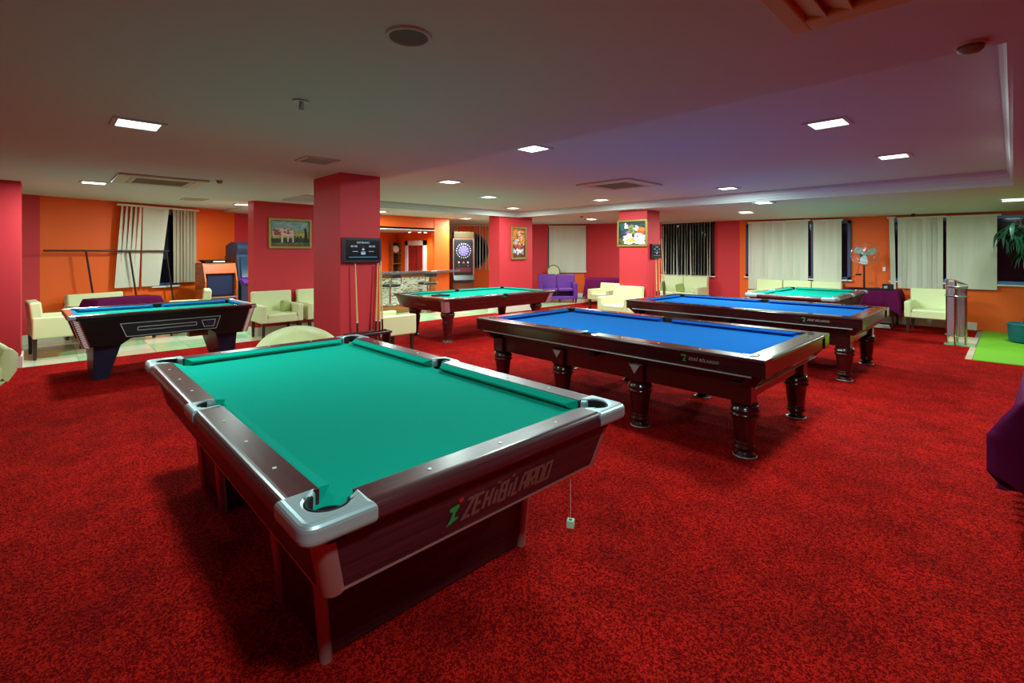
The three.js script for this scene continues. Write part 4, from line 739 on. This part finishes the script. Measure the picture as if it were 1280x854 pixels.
for (const [x, z, lab] of [[7.2, -11.5, 'small pinkish ceiling spot over the bar, nearest the white door'], [7.42, -11.35, 'small pinkish ceiling spot over the bar, middle of three'], [7.66, -11.42, 'small pinkish ceiling spot over the bar, nearest the dartboard']]) {
  const t = thing('bar_spot', lab, 'spotlight', [x, 2.16, z], 0, 'spotlights over the bar');
  obj('spot_housing', cy(0.045, 0.05, 0.06, 0, -0.03, 0, 20), M.doorWhite, t); obj('bulb', cy(0.036, 0.036, 0.006, 0, -0.063, 0, 20), std(0xffffff, 0.5, { emissive: 0xffe2f2, emissiveIntensity: 9 }), t);
  const l = new THREE.SpotLight(0xffdcc8, 4, 0, 1.25, 0.6, 2); l.position.set(0, -0.075, 0); l.target.position.set(0, -1, -0.25); l.castShadow = true; t.add(l); t.add(l.target);
}
// ---------------------------------------------------------------- electronic dartboard
{
  const t = thing('dart_machine', 'tall wooden electronic dart machine with a round board', 'dart machine', [8.78, 0, -11.2], -0.45);
  obj('cabinet', rb(0.62, 1.95, 0.5, 0.01, 0, 0.975, -0.05), std(0x6a2c12, 0.5), t);
  obj('head_box', rb(0.6, 0.2, 0.3, 0.012, 0.03, 2.05, 0.0), std(0x4a3818, 0.5), t);
  const f = obj('front_panel', bx(0.54, 0.98, 0.02, 0, 1.42, 0.21), M.black, t);
  obj('dart_field', bx(0.5, 0.94, 0.004, 0, 1.42, 0.223), std(0xffffff, 0.5, { map: canvasTex(256, 480, (c) => {
    c.fillStyle = '#140a10'; c.fillRect(0, 0, 256, 480); c.translate(128, 150);
    for (let k = 0; k < 20; k++) { c.fillStyle = k % 2 ? '#5a4a7c' : '#8a7ab0'; c.beginPath(); c.moveTo(0, 0); c.arc(0, 0, 84, k * Math.PI / 10, (k + 1) * Math.PI / 10); c.fill(); }
    for (const r of [78, 50]) { c.lineWidth = 5; c.strokeStyle = '#3c2c5c'; c.beginPath(); c.arc(0, 0, r, 0, 7); c.stroke(); } c.fillStyle = '#c03a4a'; c.beginPath(); c.arc(0, 0, 8, 0, 7); c.fill();
    c.fillStyle = '#e8e4d8'; for (let k = 0; k < 20; k++) { const a = k * Math.PI / 10; c.beginPath(); c.arc(Math.cos(a) * 104, Math.sin(a) * 104, 7, 0, 7); c.fill(); }
    for (const [x, y, r, col] of [[-70, 170, 12, '#e8c8c0'], [0, 172, 14, '#d86038'], [66, 172, 13, '#9ad0b8'], [-70, 220, 8, '#a02a4a'], [66, 220, 8, '#c05a6a']]) { c.fillStyle = col; c.beginPath(); c.arc(x, y, r, 0, 7); c.fill(); }
    c.fillStyle = '#5c1420'; c.fillRect(-110, 250, 220, 60);
  }) }), f);
  obj('dart_ring', new THREE.TorusGeometry(0.172, 0.012, 8, 40).translate(0, 1.6, 0.226), M.black, f);
  for (const s of [-1, 1]) obj('edge_strip', bx(0.02, 1.05, 0.03, s * 0.295, 1.42, 0.21), M.strip, t);
  obj('control_shelf', hexa([V(-0.3, 0.72, 0.32), V(0.3, 0.72, 0.32), V(0.3, 0.72, 0.18), V(-0.3, 0.72, 0.18)], [V(-0.3, 0.76, 0.32), V(0.3, 0.76, 0.32), V(0.3, 0.9, 0.2), V(-0.3, 0.9, 0.2)]), M.black, t);
  obj('lower_door', bx(0.52, 0.62, 0.02, 0, 0.36, 0.205), std(0x7a3616, 0.55), t);
}
// ---------------------------------------------------------------- game cabinets at the left wall
{
  const t = thing('screen_cabinet', 'orange wooden cabinet with a dark blue screen at the left wall', 'cabinet', [2.62, 0, -11.72], 0.1);
  const side = x => new THREE.ExtrudeGeometry(shape([[-0.3, 0], [0.3, 0], [0.3, 0.95], [0.16, 1.32], [-0.3, 1.32]]), { depth: 0.03, bevelEnabled: false }).rotateY(-Math.PI / 2).translate(x, 0, 0);
  obj('side_panel', side(-0.28), M.wood, t); obj('side_panel', side(0.31), M.wood, t);
  obj('top_panel', bx(0.58, 0.03, 0.46, 0, 1.305, -0.07), M.wood, t); obj('back_panel', bx(0.58, 1.3, 0.03, 0, 0.65, -0.285), M.woodDark, t);
  obj('hood', bx(0.56, 0.2, 0.03, 0, 1.2, 0.19, 0, -0.35), M.wood, t);
  obj('screen_bezel', bx(0.56, 0.5, 0.05, 0, 0.86, 0.16), M.black, t); obj('screen', rb(0.48, 0.42, 0.03, 0.012, 0, 0.87, 0.19), M.screen, t);
  obj('lower_panel', bx(0.56, 0.6, 0.03, 0, 0.3, 0.26), M.woodDark, t); obj('ledge', bx(0.58, 0.025, 0.16, 0, 0.61, 0.24), M.strip, t);
  const b = thing('black_tray', 'flat black tray box on top of the screen cabinet', 'box', [2.6, 1.321, -11.77], 0.1);
  obj('tray_body', hexa([V(-0.2, 0, 0.12), V(0.2, 0, 0.12), V(0.2, 0, -0.12), V(-0.2, 0, -0.12)], [V(-0.27, 0.07, 0.16), V(0.27, 0.07, 0.16), V(0.27, 0.07, -0.16), V(-0.27, 0.07, -0.16)]), M.black, b);
  obj('tray_label', bx(0.22, 0.03, 0.004, 0.03, 0.035, 0.145, 0, -0.5), M.slat, b);
}
{
  const t = thing('arcade_machine', 'dark blue arcade machine with a rounded top behind the red pillar', 'arcade machine', [3.3, 0, -12.0], 0.2);
  const prof = new THREE.Shape(); prof.moveTo(-0.35, 0); prof.lineTo(0.35, 0); prof.lineTo(0.35, 0.85); prof.lineTo(0.22, 0.95); prof.lineTo(0.14, 1.5); prof.quadraticCurveTo(0.3, 1.78, -0.1, 1.78); prof.lineTo(-0.35, 1.7); prof.closePath();
  obj('cabinet', new THREE.ExtrudeGeometry(prof, { depth: 0.62, bevelEnabled: false, curveSegments: 12 }).rotateY(-Math.PI / 2).translate(0.31, 0, 0), M.navy, t);
  obj('side_panel', bx(0.02, 1.45, 0.5, -0.33, 0.75, -0.08), M.woodDark, t);
  obj('screen', bx(0.5, 0.45, 0.02, 0, 1.22, 0.2, 0, -0.145), M.screen, t); obj('control_panel', bx(0.56, 0.04, 0.2, 0, 0.92, 0.3, 0, 0.45), M.purple, t);
}
{ // thin dark metal frame standing along the left wall
  const p0 = onLeft(-0.05, 0.165), t = thing('metal_frame', 'thin dark metal frame with a long top bar along the left orange wall', 'frame', p0, TL);
  obj('top_bar', rod(V(0, 1.575, 0), V(2.03, 1.575, 0), 0.018), M.leg, t);
  for (const x of [0.6, 1.3, 1.98]) obj('leg', rod(V(x, 1.575, 0), V(x + 0.2, 0, 0.02), 0.016), M.leg, t);
  obj('foot_bar', rod(V(0.7, 0.016, 0.02), V(2.2, 0.016, 0.02), 0.015), M.leg, t);
}
// ---------------------------------------------------------------- ceiling fittings
function cassette(label, x, z, y, size) {
  const t = thing('air_conditioner', label, 'air conditioner', [x, y, z]), s = size / 2;
  obj('panel', [rb(size, 0.03, 0.13, 0.012, 0, -0.014, s - 0.065), rb(size, 0.03, 0.13, 0.012, 0, -0.014, -s + 0.065), rb(0.13, 0.03, size - 0.26, 0.012, s - 0.065, -0.014, 0), rb(0.13, 0.03, size - 0.26, 0.012, -s + 0.065, -0.014, 0)], M.grille, t);
  const g = size - 0.34;
  for (const k of [0, 1, 2, 3]) {
    obj('slot', bx(g, 0.006, 0.055, 0, -0.002, s - 0.155).rotateY(k * Math.PI / 2), M.grille, t);
    obj('flap', bx(g - 0.02, 0.006, 0.032, 0, -0.018, s - 0.152, 0, 0.5).rotateY(k * Math.PI / 2), M.grille, t);
  }
  obj('grille_frame', [bx(g, 0.024, 0.03, 0, -0.014, g / 2), bx(g, 0.024, 0.03, 0, -0.014, -g / 2), bx(0.03, 0.024, g, g / 2, -0.014, 0), bx(0.03, 0.024, g, -g / 2, -0.014, 0)], M.grille, t);
  obj('intake_filter', bx(g, 0.004, g, 0, -0.003, 0), std(0x8f806a, 0.8), t);
  for (let i = 0; i < 13; i++) obj('grille_bar', bx(g - 0.03, 0.012, 0.014, 0, -0.014, -g / 2 + (i + 0.5) * g / 13), std(0x9a8f78, 0.6), t);
  return t;
}
cassette('square ceiling air conditioner in the low ceiling over the coin table', 1.08, -7.68, nearY(-7.2) + 0.002, 0.92);
cassette('square ceiling air conditioner in the raised purple-lit tray', 6.4, -4.24, TRAY, 0.95);
{ // larger louvred unit right above the near carpet
  const t = thing('air_vent', 'large beige louvred ceiling vent above the near carpet', 'vent', [1.73, 2.46, -0.15]);
  obj('vent_frame', [rb(0.95, 0.035, 0.07, 0.01, 0, -0.016, 0.44), rb(0.95, 0.035, 0.07, 0.01, 0, -0.016, -0.44), rb(0.1, 0.035, 0.82, 0.01, 0.425, -0.016, 0), rb(0.1, 0.035, 0.82, 0.01, -0.425, -0.016, 0)], std(0xd0a850, 0.6), t);
  obj('vent_backing', bx(0.78, 0.004, 0.82, 0, -0.003, 0), M.white, t);
  for (let i = 0; i < 10; i++) obj('louvre', bx(0.78, 0.008, 0.075, 0, -0.018, -0.37 + i * 0.082, 0, 0.35), std(0xd0a850, 0.6), t);
}
function grilleVent(label, x, z, y, s) {
  const t = thing('ceiling_vent', label, 'vent', [x, y, z]);
  obj('vent_frame', [bx(s, 0.014, 0.035, 0, -0.006, s / 2), bx(s, 0.014, 0.035, 0, -0.006, -s / 2), bx(0.035, 0.014, s, s / 2, -0.006, 0), bx(0.035, 0.014, s, -s / 2, -0.006, 0)], M.grille, t);
  obj('vent_backing', bx(s, 0.003, s, 0, -0.002, 0), M.white, t);
  for (let i = 0; i < 7; i++) obj('louvre', bx(s - 0.04, 0.004, 0.03, 0, -0.008, -s / 2 + (i + 0.5) * s / 7, 0, 0.5), M.grille, t);
}
grilleVent('small square ceiling vent in front of the scoreboard pillar', 1.95, -4.8, 2.46, 0.3);
grilleVent('small square ceiling vent near the left wall', 1.95, -10.3, nearY(-10), 0.34);
{
  const t = thing('ceiling_speaker', 'round grey ceiling loudspeaker', 'speaker', [1.11, 2.46, -1.78]);
  obj('speaker_ring', new THREE.TorusGeometry(0.088, 0.01, 10, 40).rotateX(Math.PI / 2).translate(0, -0.002, 0), M.white, t);
  obj('speaker_grille', cy(0.082, 0.082, 0.008, 0, -0.004, 0, 40), std(0x6f6660, 0.8), t);
}
{
  const t = thing('sprinkler', 'small sprinkler head hanging from the low ceiling', 'sprinkler', [1.12, 2.46, -3.0]);
  obj('escutcheon', cy(0.045, 0.05, 0.008, 0, -0.004, 0, 24), M.silver, t); obj('sprinkler_body', cy(0.012, 0.016, 0.04, 0, -0.028, 0, 12), M.silver, t); obj('deflector', cy(0.02, 0.02, 0.003, 0, -0.058, 0, 12), M.silver, t);
  obj('arm', [rod(V(0.012, -0.04, 0), V(0.004, -0.058, 0), 0.003), rod(V(-0.012, -0.04, 0), V(-0.004, -0.058, 0), 0.003)], M.silver, t);
}
function detector(label, x, z, y, r) {
  const t = thing('smoke_detector', label, 'detector', [x, y, z]);
  obj('detector_base', cy(r, r, 0.014, 0, -0.006, 0, 28), M.grille, t);
  obj('detector_dome', la([[0.001, -0.045], [r * 0.5, -0.042], [r * 0.8, -0.028], [r * 0.85, -0.012], [0.001, -0.012]], 28), std(0x8a7f70, 0.5), t);
}
detector('domed detector at the edge of the low ceiling', 2.93, -0.13, 2.46, 0.055);
detector('small detector in the far ceiling strip above the white blind', 9.76, -7.58, farY(9.76, -7.58) - 0.004, 0.05);
detector('small detector beside the ceiling air conditioner over the coin table', 1.62, -7.1, nearY(-7.1), 0.04);
{
  const t = thing('security_camera', 'tiny dark security camera under the far ceiling by the wide blind', 'camera', [12.75, farY(12.75, -1.42) - 0.004, -1.42]);
  obj('camera_mount', cy(0.02, 0.02, 0.02, 0, -0.01, 0, 14), M.slat, t); obj('camera_dome', new THREE.SphereGeometry(0.034, 16, 10).translate(0, -0.035, 0), M.black, t);
}
// ---------------------------------------------------------------- pedestal fan and black box on the far purple table
{
  const t = thing('pedestal_fan', 'silver pedestal fan with a dark pole on the purple cloth', 'fan', [12.75, 0.756, -2.24], -1.2);
  for (const a of [0.35, -0.35]) obj('foot_bar', rb(0.62, 0.03, 0.05, 0.01, 0, 0.016, 0, a), M.black, t);
  obj('pole', cy(0.016, 0.02, 0.68, 0, 0.36, 0, 14), M.black, t);
  obj('motor', cy(0.055, 0.065, 0.14, 0, 0.75, -0.05, 20, 0, Math.PI / 2), M.black, t);
  obj('hub', cy(0.03, 0.04, 0.04, 0, 0.75, 0.06, 18, 0, Math.PI / 2), M.silver, t);
  for (let k = 0; k < 3; k++) { const bs = new THREE.Shape(); bs.moveTo(0.02, -0.02); bs.quadraticCurveTo(0.12, -0.12, 0.2, -0.06); bs.quadraticCurveTo(0.24, 0.04, 0.17, 0.06); bs.quadraticCurveTo(0.09, 0.05, 0.02, 0.02);
    obj('blade', new THREE.ExtrudeGeometry(bs, { depth: 0.004, bevelEnabled: false }).rotateX(0.35).rotateZ(0.5 + k * 2.094).translate(0, 0.75, 0.06), M.silver, t); }
  const cage = []; for (const [r, z] of [[0.25, 0.03], [0.25, 0.075], [0.17, 0.105], [0.09, 0.115]]) cage.push(new THREE.TorusGeometry(r, 0.003, 6, 40).translate(0, 0.75, z));
  for (let k = 0; k < 28; k++) { const a = k * Math.PI / 14, c = Math.cos(a), s = Math.sin(a); cage.push(rod(V(c * 0.25, 0.75 + s * 0.25, 0.075), V(c * 0.04, 0.75 + s * 0.04, 0.118), 0.0013, 0.0013, 5), rod(V(c * 0.25, 0.75 + s * 0.25, 0.03), V(c * 0.05, 0.75 + s * 0.05, -0.02), 0.0013, 0.0013, 5)); }
  obj('cage', cage, M.chrome, t);
  obj('switch_box', rb(0.1, 0.04, 0.05, 0.012, -0.1, 0.31, 0), M.black, t);
  obj('cable', tube([V(-0.06, 0.7, -0.06), V(-0.09, 0.5, -0.03), V(-0.14, 0.31, 0), V(-0.3, 0.18, 0), V(-0.38, 0.05, 0.02)], 0.004, 30, 6), M.black, t);
  const b = thing('black_box', 'small black box beside the pedestal fan on the purple cloth', 'box', [12.82, 0.756, -1.84], -1.4);
  obj('box_body', rb(0.19, 0.12, 0.14, 0.01, 0, 0.061, 0), M.black, b); obj('box_front', bx(0.06, 0.05, 0.004, -0.04, 0.06, 0.071), M.silver, b);
}
{
  const t = thing('floor_scale', 'low white platform on the carpet under the fan table', 'platform', [12.35, 0.0, -1.95], 0.2);
  obj('platform_top', rb(0.4, 0.03, 0.42, 0.01, 0, 0.032, 0), M.sight, t); for (const a of [-1, 1]) for (const b of [-1, 1]) obj('foot', cy(0.02, 0.02, 0.02, a * 0.15, 0.01, b * 0.15, 10), M.black, t);
}
tag(obj('wall_switch', rb(0.02, 0.09, 0.05, 0.004, 13.29, 1.18, -1.97), M.sight), 'small white wall switch beside the fan and single blind slat', 'switch');
// ---------------------------------------------------------------- chrome rail stand and plant on the right
{
  const t = thing('rail_stand', 'tall chrome stand of vertical tubes with slanted top at the green mat', 'stand', [10.95, 0, -0.66], 0.6);
  const w = 0.2, d = 0.15;
  const ring = (y, e, r) => tube([V(-w / 2 - e, y, d / 2 + e), V(w / 2 + e, y, d / 2 + e), V(w / 2 + e, y, -d / 2 - e), V(-w / 2 - e, y, -d / 2 - e)], r, 60, 8, true, 0.15);
  for (const [x, z] of [[-w / 2, d / 2], [w / 2, d / 2], [w / 2, -d / 2], [-w / 2, -d / 2]]) obj('post', rod(V(x, 0.007, z), V(x, z > 0 ? 0.98 : 1.08, z), 0.018), M.chrome, t);
  for (let i = 1; i < 6; i++) for (const z of [-d / 2, d / 2]) obj('tube', rod(V(-w / 2 + i * w / 6, 0.16, z), V(-w / 2 + i * w / 6, z > 0 ? 0.96 : 1.05, z), 0.01), M.acrylic, t);
  for (const x of [-w / 2, w / 2]) for (let i = 1; i < 4; i++) obj('tube', rod(V(x, 0.16, -d / 2 + i * d / 4), V(x, 0.97, -d / 2 + i * d / 4), 0.01), M.acrylic, t);
  obj('hoop', ring(0.82, 0.02, 0.009), M.chrome, t); obj('hoop', ring(0.16, 0.02, 0.009), M.chrome, t); obj('hoop', ring(0.97, 0.01, 0.018), M.chrome, t);
  obj('slanted_top', bx(w + 0.04, 0.014, d + 0.06, 0, 1.05, 0, 0, 0.42), M.acrylic, t);
}
{
  const t = thing('hanging_leaf_plant', 'dark green plant with drooping leaves in a teal pot by the blue window', 'plant', [12.0, 0, 0.14]);
  obj('pot', la([[0.001, 0.004], [0.15, 0.004], [0.2, 0.04], [0.215, 0.3], [0.23, 0.32], [0.22, 0.34], [0.19, 0.33], [0.185, 0.3], [0.001, 0.29]], 28), M.pot, t);
  obj('soil', cy(0.184, 0.184, 0.01, 0, 0.3, 0, 24), std(0x2a1a10, 0.95), t);
  obj('trunk', tube([V(0, 0.28, 0), V(0.03, 0.8, 0.03), V(-0.02, 1.3, 0.02), V(0, 1.85, 0)], 0.025, 30, 8), M.stem, t);
  const lf = (len, wd) => { const P = [], I = [], n = 8; for (let i = 0; i <= n; i++) { const f = i / n, hw = wd * Math.sin(Math.PI * Math.min(1, f * 0.94 + 0.06)) * (1 - 0.25 * f), y = -len * 0.9 * f * f, z = len * (f - 0.35 * f * f); P.push(-hw, y, z, 0, y - wd * 0.25, z, hw, y, z); } for (let i = 0; i < n; i++) for (const j of [0, 1]) { const a = i * 3 + j; I.push(a, a + 3, a + 1, a + 1, a + 3, a + 4); } const g = new THREE.BufferGeometry(); g.setAttribute('position', new THREE.Float32BufferAttribute(P, 3)); g.setIndex(I); g.computeVertexNormals(); return clean(g); };
  const LV = [lf(0.3, 0.035), lf(0.24, 0.03), lf(0.36, 0.03)]; for (const m of [M.leafA, M.leafB]) m.side = THREE.DoubleSide;
  for (let b = 0; b < 15; b++) {
    const a = b * 0.7 + 0.2, r = rr(0.22, 0.48), y1 = rr(1.5, 2.2), e = V(Math.cos(a) * r, y1, Math.sin(a) * r), m = V(e.x * 0.5, y1 + 0.06, e.z * 0.5);
    const br = obj('branch', tube([V(0, Math.min(1.6 + rr(0, 0.2), y1), 0), m, e], 0.007, 14, 6), M.stem, t);
    for (let k = 0; k < 10; k++) { const f = 0.25 + 0.75 * k / 9, p = V(e.x * f, lerp(Math.min(1.75, y1), y1, f) + 0.02, e.z * f), l = new THREE.Mesh(LV[k % 3], k % 2 ? M.leafA : M.leafB); l.name = 'leaf'; l.castShadow = l.receiveShadow = true; l.position.copy(p); l.rotation.set(rr(-0.1, 0.5), rr(0, 6.28), 0, 'YXZ'); br.add(l); }
  }
}
renderer.render(scene, camera);
